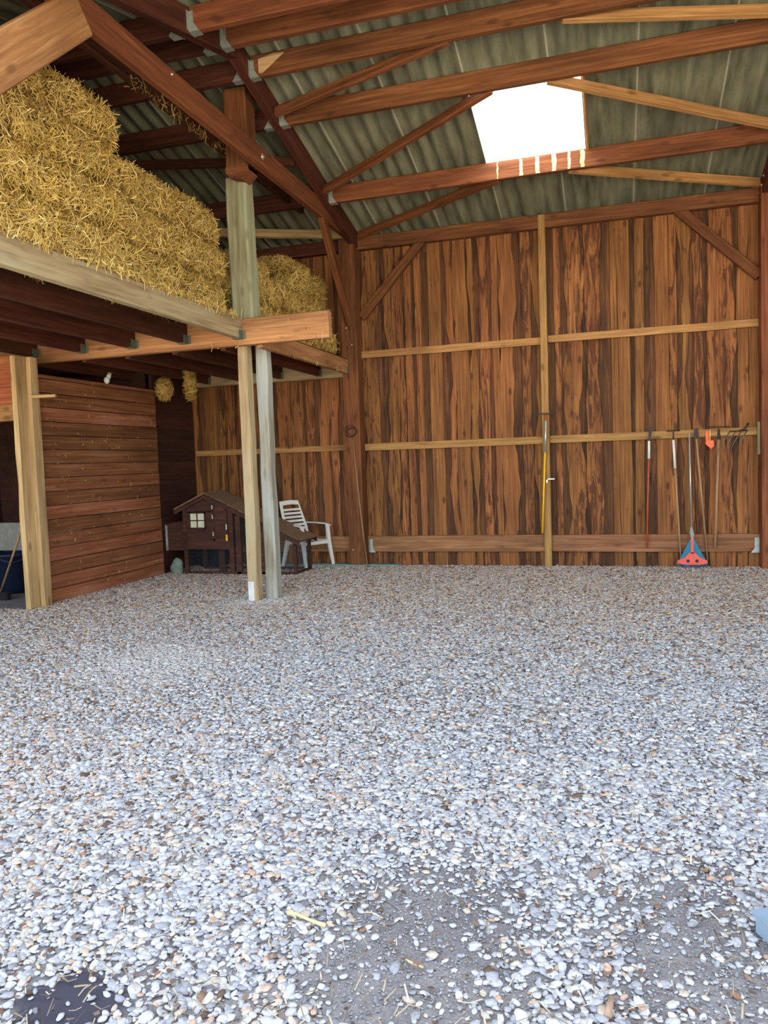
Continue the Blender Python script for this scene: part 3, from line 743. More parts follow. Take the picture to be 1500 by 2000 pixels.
def straw_clump(name, c, rx_, ry_, rz_, n, seed, label, hang=0.6, length=(0.06, 0.2)):
    r = np.random.default_rng(seed)
    d = r.normal(size=(n, 3)); d /= np.linalg.norm(d, axis=1)[:, None]
    P = np.array(c)+d*np.array([rx_, ry_, rz_])*r.random(n)[:, None]**0.3
    V, F, col = straw_strands(n, P, d, r, length=length, lift=0.4, down=hang)
    me = build_np(name, V, F, col, 'straw_col'); me.materials.append(STRAW)
    o = bpy.data.objects.new(name, me); COL.objects.link(o)
    return tag(o, label, 'straw')
straw_clump('straw_tuft', (-6.29, 9.9, 2.73), 0.11, 0.11, 0.16, 900, 5, 'round straw tuft hanging under the loft at the end of the plank partition', 0.6)
straw_clump('straw_tuft', (-5.86, 9.9, 2.80), 0.07, 0.07, 0.27, 600, 6, 'smaller drooping straw tuft under the loft right of the round one', 1.4)

def wisps(name, pts, n, seed, label, spread=(0.03, 0.03, 0.02), parent=None):
    r = np.random.default_rng(seed); pts = np.array(pts, float)
    k = r.integers(0, len(pts)-1, n); t = r.random(n)[:, None]
    P = pts[k]*(1-t)+pts[k+1]*t + r.normal(size=(n, 3))*np.array(spread)
    nn = np.tile(np.array([[1.0, 0, 0]]), (n, 1))
    V, F, col = straw_strands(n, P, nn, r, length=(0.03, 0.13), width=0.0028, lift=0.2, down=3.0)
    me = build_np(name, V, F, col, 'straw_col'); me.materials.append(STRAW)
    o = bpy.data.objects.new(name, me); COL.objects.link(o); tag(o, label, 'straw', kind='stuff')
wisps('straw_wisps', [(-4.14, 6.2, 5.07), (-4.14, 8.0, 5.07)], 130, 31, 'loose straw wisps hanging from the darker tie beam')
wisps('straw_wisps', [(-3.94, 3.8, 3.21), (-3.94, 7.7, 3.21)], 500, 32, 'loose straw fringe along the top of the grey loft edge joist', (0.02, 0.03, 0.012))
wisps('straw_wisps', [(-3.76, 8.1, 2.90), (-3.76, 10.8, 2.90)], 40, 33, 'few straws hanging below the pale edge joist by the wall post', (0.006, 0.1, 0.01))
wisps('straw_wisps', [(-4.3, 7.83, 2.98), (-3.0, 7.83, 2.98)], 30, 34, 'few straws stuck on the cross beam face', (0.1, 0.003, 0.08))

def flecks():
    r = np.random.default_rng(8); n = 150
    P = np.stack([np.full(n, -6.492), r.uniform(7.5, 9.9, n), r.uniform(0.05, 2.7, n)], 1); nn = np.tile(np.array([[1.0, 0, 0]]), (n, 1))
    V, F, col = straw_strands(n, P, nn, r, length=(0.015, 0.06), width=0.003, lift=0.1, down=6.0)
    me = build_np('straw_flecks', V, F, col, 'straw_col'); me.materials.append(STRAW)
    o = bpy.data.objects.new('straw_flecks', me); COL.objects.link(o); tag(o, 'small pale straw flecks stuck to the plank partition', 'straw', kind='stuff')
flecks()

# ------------------------------------------------------------------ rabbit hutch
def hutch():
    h = empty('rabbit_hutch', (-5.3, 10.25, 0)); tag(h, 'dark brown wooden hutch with small white window and long sloping roof', 'hutch')
    y0, y1 = 9.98, 10.56
    def bx(name, b, mat=COOPW, parent=h, bev=0.003): return box_obj(name, b, mat, parent, bev)
    bx('leg', (-6.15, -6.09, y0, y0+0.05, 0, 0.98)); bx('leg', (-5.40, -5.33, y0, y0+0.05, 0, 0.96))
    bx('leg', (-6.15, -6.09, y1-0.05, y1, 0, 0.98)); bx('leg', (-5.40, -5.33, y1-0.05, y1, 0, 0.96))
    bx('leg', (-4.41, -4.36, y0+0.02, y0+0.07, 0, 0.52)); bx('leg', (-4.41, -4.36, y1-0.05, y1, 0, 0.52))
    bx('leg', (-5.30, -5.22, y0+0.01, y0+0.06, 0, 0.86))
    # front wall of horizontal boards with the gable
    bm = bmesh.new(); z = 0.42
    while z < 0.90:
        bm_box(bm, -6.09, -5.40, y0+0.012, y0+0.03, z, z+0.096); z += 0.1
    prism(bm, [(-6.13, 0.925), (-5.36, 0.925), (-5.36, 0.95), (-5.75, 1.165), (-6.13, 0.985)], 1, y0+0.012, y0+0.03)
    link('front_wall', mesh_from_bm('front_wall', bm), COOPW, h)
    for xa in (-6.13, -5.37):
        bm = bmesh.new(); z = 0.42
        while z < 0.90:
            bm_box(bm, xa, xa+0.015, y0+0.05, y1-0.05, z, z+0.0995); z += 0.1
        link('side_wall', mesh_from_bm('side_wall', bm), COOPW, h)
    bx('back_wall', (-6.12, -5.34, y1-0.03, y1-0.015, 0.42, 1.0)); bx('hutch_floor', (-6.12, -5.36, y0+0.03, y1-0.03, 0.385, 0.42))
    # window
    w = bx('window_pane', (-6.02, -5.79, y0+0.000, y0+0.010, 0.69, 0.905), plain('dusty_cream_pane', srgb(206, 206, 176), rough=0.4))
    for b in ((-6.04, -5.77, 0.675, 0.695), (-6.04, -5.77, 0.90, 0.92), (-6.04, -6.02, 0.675, 0.92), (-5.79, -5.77, 0.675, 0.92), (-5.913, -5.897, 0.69, 0.905), (-6.02, -5.79, 0.79, 0.805)):
        bx('window_bar', (b[0], b[1], y0-0.008, y0+0.004, b[2], b[3]), COOPW, w, 0)
    # door with frame, hinges, latch
    d = bx('door', (-5.64, -5.42, y0-0.006, y0+0.010, 0.50, 1.0))
    for b in ((-5.645, -5.62, 0.50, 1.0), (-5.44, -5.415, 0.50, 1.0), (-5.645, -5.415, 0.50, 0.53), (-5.645, -5.415, 0.94, 0.97)):
        bx('door_frame', (b[0], b[1], y0-0.014, y0-0.004, b[2], b[3]), COOPW, d, 0)
    for z in (0.99, 0.85, 0.60): bx('hinge', (-5.655, -5.635, y0-0.018, y0-0.010, z-0.03, z+0.03), SILVER, d, 0)
    bx('latch', (-5.44, -5.41, y0-0.022, y0-0.012, 0.50, 0.59), YELLOW, d, 0.002); bx('latch', (-5.435, -5.415, y0-0.020, y0-0.012, 0.66, 0.74), SILVER, d, 0)
    bx('sill_board', (-6.12, -5.36, y0-0.004, y0+0.02, 0.375, 0.42)); bx('ladder', (-5.72, -5.62, y0+0.25, y0+0.28, 0.0, 0.40))
    # roof: short left slope and long right slope
    def slab(name, xa, za, xb, zb, mat, lift=0.0):
        bm = bmesh.new(); th = 0.018
        prism(bm, [(xa, za+lift), (xb, zb+lift), (xb, zb+lift+th), (xa, za+lift+th)], 1, y0-0.05, y1+0.04)
        return link(name, mesh_from_bm(name, bm), mat, h)
    slab('roof_board', -6.26, 0.945, -5.75, 1.175, COOPW); slab('roof_board', -5.75, 1.175, -4.28, 0.475, COOPW)
    f = slab('roofing_felt', -6.26, 0.945, -5.75, 1.175, FELT, 0.019)
    bm = bmesh.new(); n = 8                                   # overlapping shingle courses on the long slope
    for i in range(n):
        xa = -5.75+1.47*i/n; xb = -5.75+1.47*(i+1)/n+0.02
        za = 1.175-(0.70/1.47)*(xa+5.75); zb = 1.175-(0.70/1.47)*(xb+5.75)
        k = 5
        for j in range(k):
            ya = y0-0.05+(y1-y0+0.09)*j/k + random.uniform(0, 0.004); yb = y0-0.05+(y1-y0+0.09)*(j+1)/k-0.004
            v = [(xa, ya, za+0.020), (xb, ya, zb+0.028), (xb, yb, zb+0.028), (xa, yb, za+0.020)]
            T = [bm.verts.new(p) for p in v]; B = [bm.verts.new((p[0], p[1], p[2]+0.007)) for p in v]
            bm.faces.new(T); bm.faces.new(B)
            for q in range(4): bm.faces.new((T[q], T[(q+1) % 4], B[(q+1) % 4], B[q]))
    link('shingles', mesh_from_bm('shingles', bm), FELT, h)
    for ya in (y0-0.045, y1+0.03):
        bm = bmesh.new(); prism(bm, [(-5.75, 1.12), (-4.28, 0.42), (-4.28, 0.47), (-5.75, 1.17)], 1, ya, ya+0.014); link('barge_board', mesh_from_bm('barge_board', bm), COOPW, h)
        bm = bmesh.new(); prism(bm, [(-5.75, 1.12), (-6.26, 0.895), (-6.26, 0.94), (-5.75, 1.17)], 1, ya, ya+0.014); link('barge_board', mesh_from_bm('barge_board', bm), COOPW, h)
    # run frame and wire mesh
    bx('run_rail', (-6.15, -4.36, y0+0.01, y0+0.045, 0.0, 0.045)); bx('run_rail', (-6.15, -4.36, y1-0.045, y1-0.01, 0.0, 0.045)); bx('run_rail', (-5.30, -5.22, y0+0.02, y0+0.05, 0.70, 0.735))
    bx('run_rail', (-4.405, -4.365, y0+0.05, y1-0.05, 0.0, 0.045)); bx('run_rail', (-4.405, -4.365, y0+0.05, y1-0.05, 0.46, 0.5)); bx('run_post', (-4.90, -4.85, y0+0.01, y0+0.05, 0.0, 0.73))
    WIRE = plain('dull_mesh_wire', srgb(70, 84, 88), rough=0.6, metal=0.5)
    bm = bmesh.new()
    def top(x): return 1.15-(0.70/1.47)*(x+5.75) if x > -5.36 else 0.385
    x = -6.08
    while x < -4.42:
        bm_box(bm, x-0.0008, x+0.0008, y0+0.026, y0+0.028, 0.04, top(x)-0.02); x += 0.022
    z = 0.06
    while z < 0.93:
        xr = -4.42 if z < 0.5 else -5.75+(1.15-z)*1.47/0.70-0.04
        bm_box(bm, -6.08 if z < 0.38 else -5.33, xr, y0+0.028, y0+0.030, z-0.0008, z+0.0008); z += 0.022
    y = y0+0.07
    while y < y1-0.05:
        bm_box(bm, -4.387, -4.385, y-0.0008, y+0.0008, 0.04, 0.47); y += 0.022
    z = 0.06
    while z < 0.46:
        bm_box(bm, -4.385, -4.383, y0+0.05, y1-0.05, z-0.0008, z+0.0008); z += 0.022
    tag(link('wire_mesh', mesh_from_bm('wire_mesh', bm), WIRE, h), 'fine dark wire mesh')
    # nest box on the left
    nb = bx('nest_box', (-6.52, -6.16, y0+0.14, y0+0.50, 0.34, 0.72)); 
    bm = bmesh.new(); prism(bm, [(-6.50, 0.72), (-6.12, 0.72), (-6.12, 0.80), (-6.52, 0.74)], 1, y0+0.11, y0+0.53); link('nest_lid', mesh_from_bm('nest_lid', bm), COOPW, nb)
    bx('nest_post', (-6.53, -6.50, y0+0.12, y0+0.16, 0.34, 0.74), GREYGR, nb, 0)
hutch()

def sack(name, c, r3, mat, label, seed):
    bm = bmesh.new(); bmesh.ops.create_icosphere(bm, subdivisions=4, radius=1.0)
    me = mesh_from_bm(name, bm); V = np.empty(len(me.vertices)*3); me.vertices.foreach_get('co', V); V = V.reshape(-1, 3)
    d = 1+0.10*vnoise(V, seed, 2.2)+0.05*vnoise(V, seed+1, 6)
    V = V*d[:, None]*np.array(r3); V[:, 2] = np.maximum(V[:, 2], -r3[2]*0.7); V[:, 2] += r3[2]*0.7
    me.vertices.foreach_set('co', V.astype(np.float32).ravel()); me.update()
    o = link(name, me, mat, smooth=True); o.location = c; return tag(o, label, 'sack')
sack('black_sack', (-6.18, 10.82, 0.0), (0.26, 0.17, 0.62), BLACK, 'black plastic sack in the dark corner behind the hutch nest box', 3)
sack('green_sack', (-6.29, 9.99, 0.0), (0.10, 0.08, 0.14), GREENL, 'small pale green crumpled bag on the gravel left of the hutch', 9)

# ------------------------------------------------------------------ white garden chair
def chair():
    c = empty('garden_chair', (-4.52, 10.79, 0), math.radians(-28)); tag(c, 'white slatted plastic garden chair between the hutch and the board wall', 'chair')
    Mx = Matrix.Translation((-4.52, 10.79, 0)) @ Matrix.Rotation(math.radians(-28), 4, 'Z')     # local +X = facing
    def P(x, y, z): return Mx @ Vector((x, y, z))
    def quadbar(name, pts, w, t, parent=c, wdir=(0, 1, 0)):
        bm = bmesh.new(); rings = []
        for (p, ww, tt) in zip(pts, w, t):
            p = Vector(p); i = len(rings)
            a = Vector(pts[max(0, i-1)]); b2 = Vector(pts[min(len(pts)-1, i+1)]); d = (b2-a).normalized()
            wd = Vector(wdir); wd = (wd-d*wd.dot(d)).normalized(); td = d.cross(wd)
            rings.append([bm.verts.new(Mx @ (p+wd*ww/2*s+td*tt/2*u)) for s, u in ((-1, -1), (1, -1), (1, 1), (-1, 1))])
        for i in range(len(rings)-1):
            for k in range(4): bm.faces.new((rings[i][k], rings[i][(k+1) % 4], rings[i+1][(k+1) % 4], rings[i+1][k]))
        bm.faces.new(rings[0]); bm.faces.new(rings[-1])
        bmesh.ops.bevel(bm, geom=[e for e in bm.edges], offset=0.004, segments=1, affect='EDGES')
        return link(name, mesh_from_bm(name, bm), WHITEP, parent)
    bm = bmesh.new(); g = []
    for i in range(9):
        x = 0.24-0.44*i/8; row = []
        for j in range(9):
            y = -0.23+0.46*j/8
            row.append(bm.verts.new(P(x, y, 0.42-0.02*math.sin(math.pi*i/8)-0.012*math.cos(math.pi*(j-4)/8)-0.02*(i/8) - (0.03 if i == 0 else 0))))
        g.append(row)
    for i in range(8):
        for j in range(8): bm.faces.new((g[i][j], g[i+1][j], g[i+1][j+1], g[i][j+1]))
    bmesh.ops.solidify(bm, geom=bm.faces[:], thickness=0.012)
    link('seat', mesh_from_bm('seat', bm), WHITEP, c, smooth=True)
    bk = quadbar('backrest', [(-0.20, -0.20, 0.42), (-0.27, -0.205, 0.65), (-0.37, -0.18, 0.97)], [0.05, 0.045, 0.05], [0.02]*3, wdir=(0, 1, 0))
    quadbar('back_stile', [(-0.20, 0.20, 0.42), (-0.27, 0.205, 0.65), (-0.37, 0.18, 0.97)], [0.05, 0.045, 0.05], [0.02]*3, bk)
    quadbar('top_rail', [(-0.372, -0.20, 0.975), (-0.375, 0, 0.99), (-0.372, 0.20, 0.975)], [0.07]*3, [0.02]*3, bk, wdir=(-0.3, 0, 1))
    for k in range(8):
        z = 0.47+0.058*k; x = -0.21-0.155*((z-0.42)/0.55)
        quadbar('back_slat', [(x-0.006, -0.19, z), (x-0.014, 0, z), (x-0.006, 0.19, z)], [0.036]*3, [0.012]*3, bk, wdir=(-0.28, 0, 1))
    for s in (-1, 1):
        quadbar('armrest', [(-0.30, s*0.23, 0.665), (-0.1, s*0.265, 0.665), (0.15, s*0.265, 0.655), (0.25, s*0.255, 0.63)], [0.045, 0.06, 0.065, 0.05], [0.018]*4)
        quadbar('leg', [(0.20, s*0.25, 0.65), (0.215, s*0.25, 0.42), (0.29, s*0.27, 0.0)], [0.045, 0.05, 0.035], [0.05, 0.055, 0.035])
        quadbar('leg', [(-0.19, s*0.215, 0.42), (-0.32, s*0.24, 0.0)], [0.055, 0.035], [0.06, 0.035])
        quadbar('seat_rail', [(0.215, s*0.235, 0.40), (-0.19, s*0.215, 0.39)], [0.02]*2, [0.045]*2)
    quadbar('seat_rail', [(0.23, -0.235, 0.385), (0.23, 0.235, 0.385)], [0.05]*2, [0.015]*2, wdir=(0, 0, 1))
chair()

# ------------------------------------------------------------------ tools hanging on the wall
def tool(name, loc, label, cat): return tag(empty(name, loc), label, cat)
t = tool('long_handled_tool', (-0.95, 10.93, 1.2), 'yellow and silver long pole with a flat T head hung on the middle stud', 'tool')
box_obj('head', (-1.045, -0.825, 10.90, 10.97, 2.145, 2.16), BLACKM, t, 0.003)
tube_obj('ferrule', [(-0.925, 10.935, 2.145), (-0.925, 10.935, 2.06)], 0.016, REDP, t)
tube_obj('upper_shaft', [(-0.925, 10.935, 2.06), (-0.945, 10.935, 1.62)], 0.016, SILVER, t)
tube_obj('yellow_shaft', [(-0.945, 10.935, 1.64), (-1.005, 10.935, 0.49)], 0.015, YELLOW, t)
bm = bmesh.new(); bm_box(bm, -0.94, -0.825, 10.94, 10.975, 1.235, 1.25); bm_box(bm, -0.94, -0.92, 10.94, 10.975, 1.19, 1.25); link('side_peg', mesh_from_bm('side_peg', bm), SILVER, t)

t = tool('hanging_hoe', (0.41, 11.0, 1.0), 'thin red-handled tool with a white grip, leftmost on the tool rail', 'tool')
tube_obj('handle', [(0.425, 10.99, 1.50), (0.405, 10.99, 0.95), (0.385, 10.985, 0.27)], 0.012, REDP, t)
tube_obj('grip', [(0.43, 10.99, 1.72), (0.425, 10.99, 1.48)], 0.017, WHITEP, t)
bm = bmesh.new(); prism(bm, [(0.42, 1.70), (0.445, 1.70), (0.475, 1.90), (0.43, 1.90)], 1, 10.985, 11.0); link('blade', mesh_from_bm('blade', bm), BLACKM, t)

def bow_rake(x0, z0, x1, z1, label, whiteup=False):
    t = tool('garden_rake', (x0, 10.97, 1.0), label, 'rake')
    bm = bmesh.new(); tube(bm, [(x0-0.085, 10.96, z0+0.14), (x0+0.085, 10.96, z0+0.14)], 0.009, 6)
    for k in range(8): xx = x0-0.08+0.16*k/7; tube(bm, [(xx, 10.96, z0+0.14), (xx, 10.90, z0+0.135)], [0.005, 0.002], 5)
    tube(bm, [(x0, 10.96, z0+0.14), (x0, 10.965, z0)], [0.008, 0.014], 6)
    link('head', mesh_from_bm('head', bm), BLACKM, t)
    if whiteup:
        xm = x0+(x1-x0)*0.22; zm = z0+(z1-z0)*0.22
        tube_obj('upper_shaft', [(x0, 10.965, z0+0.02), (xm, 10.968, zm)], 0.017, WHITEP, t)
        tube_obj('handle', [(xm, 10.968, zm+0.02), (x1, 11.0, z1)], 0.012, HANDLE, t)
    else: tube_obj('handle', [(x0, 10.965, z0+0.02), (x1, 11.0, z1)], 0.014, HANDLE, t)
    return t
bow_rake(0.735, 1.70, 0.82, 0.06, 'rake with a white upper shaft, second tool from the left on the rail', True)
t = tool('hanging_pole', (1.05, 11.0, 1.0), 'thin wooden pole slanting right just right of the blue and orange rake shaft', 'tool')
tube_obj('handle', [(1.02, 10.96, 1.72), (1.15, 11.0, 0.10)], 0.013, HANDLE, t)
bm = bmesh.new(); prism(bm, [(0.985, 1.72), (1.055, 1.72), (1.045, 1.86), (0.995, 1.86)], 1, 10.95, 10.965); link('blade', mesh_from_bm('blade', bm), BLACKM, t)
# leaf rake standing on its fan
t = tool('leaf_rake', (0.95, 10.93, 0.0), 'leaf rake with a blue and coral plastic fan standing on the gravel', 'rake')
tube_obj('handle', [(0.935, 10.975, 1.80), (0.95, 10.945, 0.52)], 0.011, SILVER, t)
tube_obj('ferrule', [(0.95, 10.945, 0.55), (0.95, 10.943, 0.47), (0.955, 10.94, 0.46), (0.955, 10.94, 0.36)], [0.014, 0.032, 0.03, 0.015], GREYGR, t, 10)
cx = 0.955
bm = bmesh.new(); prism(bm, [(cx-0.02, 0.40), (cx+0.02, 0.40), (cx+0.165, 0.11), (cx-0.165, 0.11)], 1, 10.925, 10.932); link('fan', mesh_from_bm('fan', bm), BLUE, t)
bm = bmesh.new(); prism(bm, [(cx-0.012, 0.41), (cx+0.012, 0.41), (cx+0.02, 0.2), (cx-0.02, 0.2)], 1, 10.917, 10.925)
prism(bm, [(cx-0.03, 0.215), (cx+0.03, 0.215), (cx+0.09, 0.15), (cx+0.185, 0.105), (cx+0.19, 0.07), (cx+0.09, 0.045), (cx-0.09, 0.045), (cx-0.19, 0.07), (cx-0.185, 0.105), (cx-0.09, 0.15)], 1, 10.917, 10.925)
tag(link('rib_band', mesh_from_bm('rib_band', bm), CORAL, t), 'coral cross band of the fan')
bm = bmesh.new()
for s in (-1, 1): tube(bm, [(cx+s*0.055, 10.912, 0.10), (cx+s*0.055, 10.916, 0.10)], 0.022, 10)
link('fan_hole', mesh_from_bm('fan_hole', bm), NAVY, t)
bm = bmesh.new()
for k in range(22):
    a = -1+2*k/21; xa = cx+a*0.17; tube(bm, [(xa, 10.925, 0.10-0.02*a*a), (cx+a*0.195, 10.915, 0.02+0.02*a*a), (cx+a*0.197, 10.895, 0.008+0.02*a*a)], 0.004, 4)
link('tines', mesh_from_bm('tines', bm), BLUE, t)
t = tool('hanging_pole', (1.27, 11.0, 1.0), 'thicker straight wooden handle hanging right of the orange hook', 'tool')
tube_obj('handle', [(1.295, 10.965, 1.72), (1.245, 10.99, 0.27)], [0.017, 0.019], HANDLE, t)
bm = bmesh.new(); tube(bm, [(1.295, 10.965, 1.84), (1.295, 10.965, 1.70)], [0.012, 0.024], 8); tube(bm, [(1.16, 10.965, 1.87), (1.43, 10.965, 1.86)], 0.008, 6); link('socket', mesh_from_bm('socket', bm), BLACKM, t)
# orange hanging item
t = tool('orange_hook', (1.18, 11.0, 1.7), 'small orange plastic tool hanging from the rail between two wooden handles', 'tool')
bm = bmesh.new(); prism(bm, [(1.13, 1.66), (1.15, 1.70), (1.235, 1.69), (1.235, 1.62), (1.20, 1.58), (1.185, 1.60), (1.15, 1.63)], 1, 10.97, 11.0); link('body', mesh_from_bm('body', bm), ORANGE, t)
bm = bmesh.new(); bm_box(bm, 1.185, 1.195, 10.985, 10.995, 1.66, 1.83); link('strap', mesh_from_bm('strap', bm), YELLOW, t)
bm = bmesh.new(); bm_box(bm, 1.14, 1.18, 11.02, 11.045, 1.68, 1.82); link('back_plate', mesh_from_bm('back_plate', bm), ORANGE, t)
# forks with slanting tines
def fork(x, z, label, dy):
    t = tool('fork_head', (x, 11.0, z), label, 'fork')
    for k in range(4):
        xa = x-0.16+0.068*k
        tube_obj('tine', [(xa+0.03, 10.955-dy, z+0.03), (xa-0.05, 10.925-dy, z-0.09), (xa-0.135+0.01*k, 10.94-dy, z-0.245)], [0.0075, 0.0065, 0.003], DMETAL, t, 6)
    tube_obj('cross_bar', [(x-0.14, 10.955-dy, z+0.03), (x+0.08, 10.955-dy, z+0.035)], 0.009, BLACKM, t, 6)
    tube_obj('socket', [(x-0.02, 10.955-dy, z+0.03), (x+0.05, 10.955-dy, z+0.06), (x+0.09, 10.955-dy, z+0.13)], [0.010, 0.013, 0.016], BLACKM, t, 8)
fork(1.56, 1.77, 'four-tined fork head with slanting tines at the right end of the tool rail', 0.0)
# pole leaning at the wall post, and the wire coil
tag(tube_obj('leaning_stick', [(-3.735, 10.835, 1.90), (-3.66, 10.80, 1.0), (-3.56, 10.78, 0.0)], [0.007, 0.009, 0.011], HANDLE), 'thin stick leaning on the loft wall post above its metal bracket', 'stick')
bm = bmesh.new()
for k in range(5):
    r = 0.055+0.007*k; ox = random.uniform(-0.01, 0.01)
    pts = [(-3.76+ox+r*1.15*math.cos(a), 10.842-0.004*k, 2.03+r*math.sin(a)+0.02*math.sin(2*a+k)) for a in [2*math.pi*i/20 for i in range(21)]]
    tube(bm, pts, 0.003, 5, cap=False)
tag(link('wire_coil', mesh_from_bm('wire_coil', bm), BLACKM), 'small coil of dark wire hung on the loft wall post', 'wire')
# grey-blue metal corner at the right edge of the yard
t = tag(empty('metal_box', (0.62, 2.60, 0)), 'blue-grey metal box corner lying on the gravel at the lower right edge', 'box')
Mx = Matrix.Translation((0.55, 2.58, 0)) @ Matrix.Rotation(math.radians(28), 4, 'Z')
bm = bmesh.new(); bm_box(bm, -0.12, 0.30, -0.07, 0.09, 0.0, 0.07, Mx); bmesh.ops.bevel(bm, geom=bm.edges[:], offset=0.008, segments=2, affect='EDGES'); link('body', mesh_from_bm('body', bm), BLUEG, t)
bm = bmesh.new(); bm_box(bm, -0.13, 0.30, -0.075, 0.095, 0.07, 0.076, Mx); link('lid', mesh_from_bm('lid', bm), BLUEG, t)
tube_obj('rivet', [Mx @ Vector((-0.105, -0.03, 0.075)), Mx @ Vector((-0.105, -0.03, 0.080))], 0.006, BLACKM, t)

# ------------------------------------------------------------------ gravel, straw and leaf litter on the ground
def ground_gravel():
    t = (1+5**0.5)/2
    V0 = np.array([(-1, t, 0), (1, t, 0), (-1, -t, 0), (1, -t, 0), (0, -1, t), (0, 1, t), (0, -1, -t), (0, 1, -t), (t, 0, -1), (t, 0, 1), (-t, 0, -1), (-t, 0, 1)], float)
    V0 /= np.linalg.norm(V0[0])
    F0 = np.array([(0,11,5),(0,5,1),(0,1,7),(0,7,10),(0,10,11),(1,5,9),(5,11,4),(11,10,2),(10,7,6),(7,1,8),(3,9,4),(3,4,2),(3,2,6),(3,6,8),(3,8,9),(4,9,5),(2,4,11),(6,2,10),(8,6,7),(9,8,1)])
    bm = bmesh.new(); bmesh.ops.create_icosphere(bm, subdivisions=2, radius=1.0)
    bm.verts.ensure_lookup_table(); V1 = np.array([v.co[:] for v in bm.verts]); F1 = np.array([[v.index for v in f.verts] for f in bm.faces]); bm.free()
    def scatter(y0, y1, dens, V, F, size, name, label, seed, grit=False):
        r = np.random.default_rng(seed)
        n = int(dens*(y1-y0)*21.5)
        y = r.uniform(y0, y1, n); x = r.uniform(-10.5, 5.0, n)
        keep = (x > -1.0*y-0.9) & (x < 0.30*y+1.2)
        keep &= ~((x < -6.5) & (y > 7.2)) & (y < 11.08)
        keep &= ~((np.abs(x+4.045) < 0.075) & (np.abs(y-8.06) < 0.08)) & ~((np.abs(x+3.905) < 0.085) & (np.abs(y-8.25) < 0.085))
        x, y = x[keep], y[keep]
        P2 = np.stack([x, y, np.zeros_like(x)], 1)
        # bare trodden earth in the foreground
        q = vnoise(P2, 77, 1.5)*0.5 + 0.5*vnoise(P2, 78, 4.0)
        patch = np.exp(-(((x+0.62)/0.40)**2+((y-2.25)/0.62)**2)) + 0.72*np.exp(-(((x-0.22)/0.34)**2+((y-2.45)/0.7)**2)) - 0.25*np.exp(-(((x+0.15)/0.16)**2+((y-2.1)/0.3)**2)) + 1.2*np.exp(-(((x+1.56)/0.15)**2+((y-1.77)/0.13)**2))
        dn = 1-np.clip(patch*1.25+0.30*q*(y < 3.4), 0, 0.93)
        if grit: dn = np.clip(patch*1.3, 0, 1)*0.6*(np.hypot(x+1.56, y-1.79) > 0.3)
        edge = np.clip((11.2-y)/0.35, 0.25, 1)
        sel = r.random(len(x)) < dn*edge
        x, y, P2, patch = x[sel], y[sel], P2[sel], patch[sel]; n = len(x)
        s = size*np.exp(r.normal(0, 0.30, n)); s = np.clip(s, size*0.45, size*2.1)
        s *= np.where(r.random(n) < patch*0.6, 0.7, 1)
        ax = np.stack([s*r.uniform(0.95, 1.45, n), s*r.uniform(0.65, 1.0, n), s*r.uniform(0.28, 0.5, n)], 1)/2
        k = len(V)
        W_ = V[None]*ax[:, None]*(1+r.normal(0, 0.11, (n, k, 1)))
        tx = r.normal(0, 0.28, n)[:, None]; a = r.uniform(0, 6.283, n)[:, None]
        z = W_[..., 2]*np.cos(tx)+W_[..., 0]*np.sin(tx); x1 = W_[..., 0]*np.cos(tx)-W_[..., 2]*np.sin(tx)
        X = x1*np.cos(a)-W_[..., 1]*np.sin(a); Y = x1*np.sin(a)+W_[..., 1]*np.cos(a)
        zz = z + (ax[:, 2]*0.35+r.uniform(0, 0.006, n))[:, None]
        AV = np.stack([X+x[:, None], Y+y[:, None], zz], -1).reshape(-1, 3)
        AF = (F[None]+(np.arange(n)*k)[:, None, None]).reshape(-1, 3)
        pal = np.array([srgb(*c)[:3] for c in ((208, 207, 204), (192, 192, 192), (222, 221, 217), (174, 174, 176), (214, 198, 176), (206, 172, 144), (150, 148, 150), (150, 118, 94), (112, 90, 74))])
        p1 = np.array((.26, .24, .12, .17, .09, .035, .07, .01, .012)); p2 = np.array((.12, .07, .06, .03, .28, .24, .04, .11, .05))
        u = r.random(n); far = np.clip((y-5.2)/3.6+0.15*(x < -3), 0, 1) + 0.45*np.clip(vnoise(P2, 79, 1.1), 0, 1)
        ci = np.where(u < far, r.choice(9, n, p=p2/p2.sum()), r.choice(9, n, p=p1/p1.sum()))
        col = pal[ci]*r.uniform(0.84, 1.08, n)[:, None]
        if grit: col = col*0.62
        dust = np.clip(1.3*np.exp(-(((x+3.6)/0.5)**2+((y-5.35)/0.45)**2))+1.2*np.exp(-(((x+3.98)/0.35)**2+((y-8.0)/0.3)**2)), 0, 0.75)[:, None]
        col = col*(1-dust)+np.array(srgb(214, 208, 200)[:3])[None]*dust
        me = build_np(name, AV, AF, np.repeat(col, k, 0), 'stone_col', smooth=True); me.materials.append(STONE)
        o = bpy.data.objects.new(name, me); COL.objects.link(o); tag(o, label, 'gravel', kind='stuff')
    scatter(1.4, 3.9, 3500, V1, F1, 0.0215, 'gravel', 'pale grey pebbles scattered over the yard in front of the barn', 1)
    scatter(1.4, 3.6, 7000, V0, F0, 0.0085, 'grit', 'fine grit trodden into the bare earth in the foreground', 3, True)
    scatter(3.9, 11.08, 2500, V0, F0, 0.025, 'gravel', 'pale pebbles covering the floor inside the barn', 2)
ground_gravel()

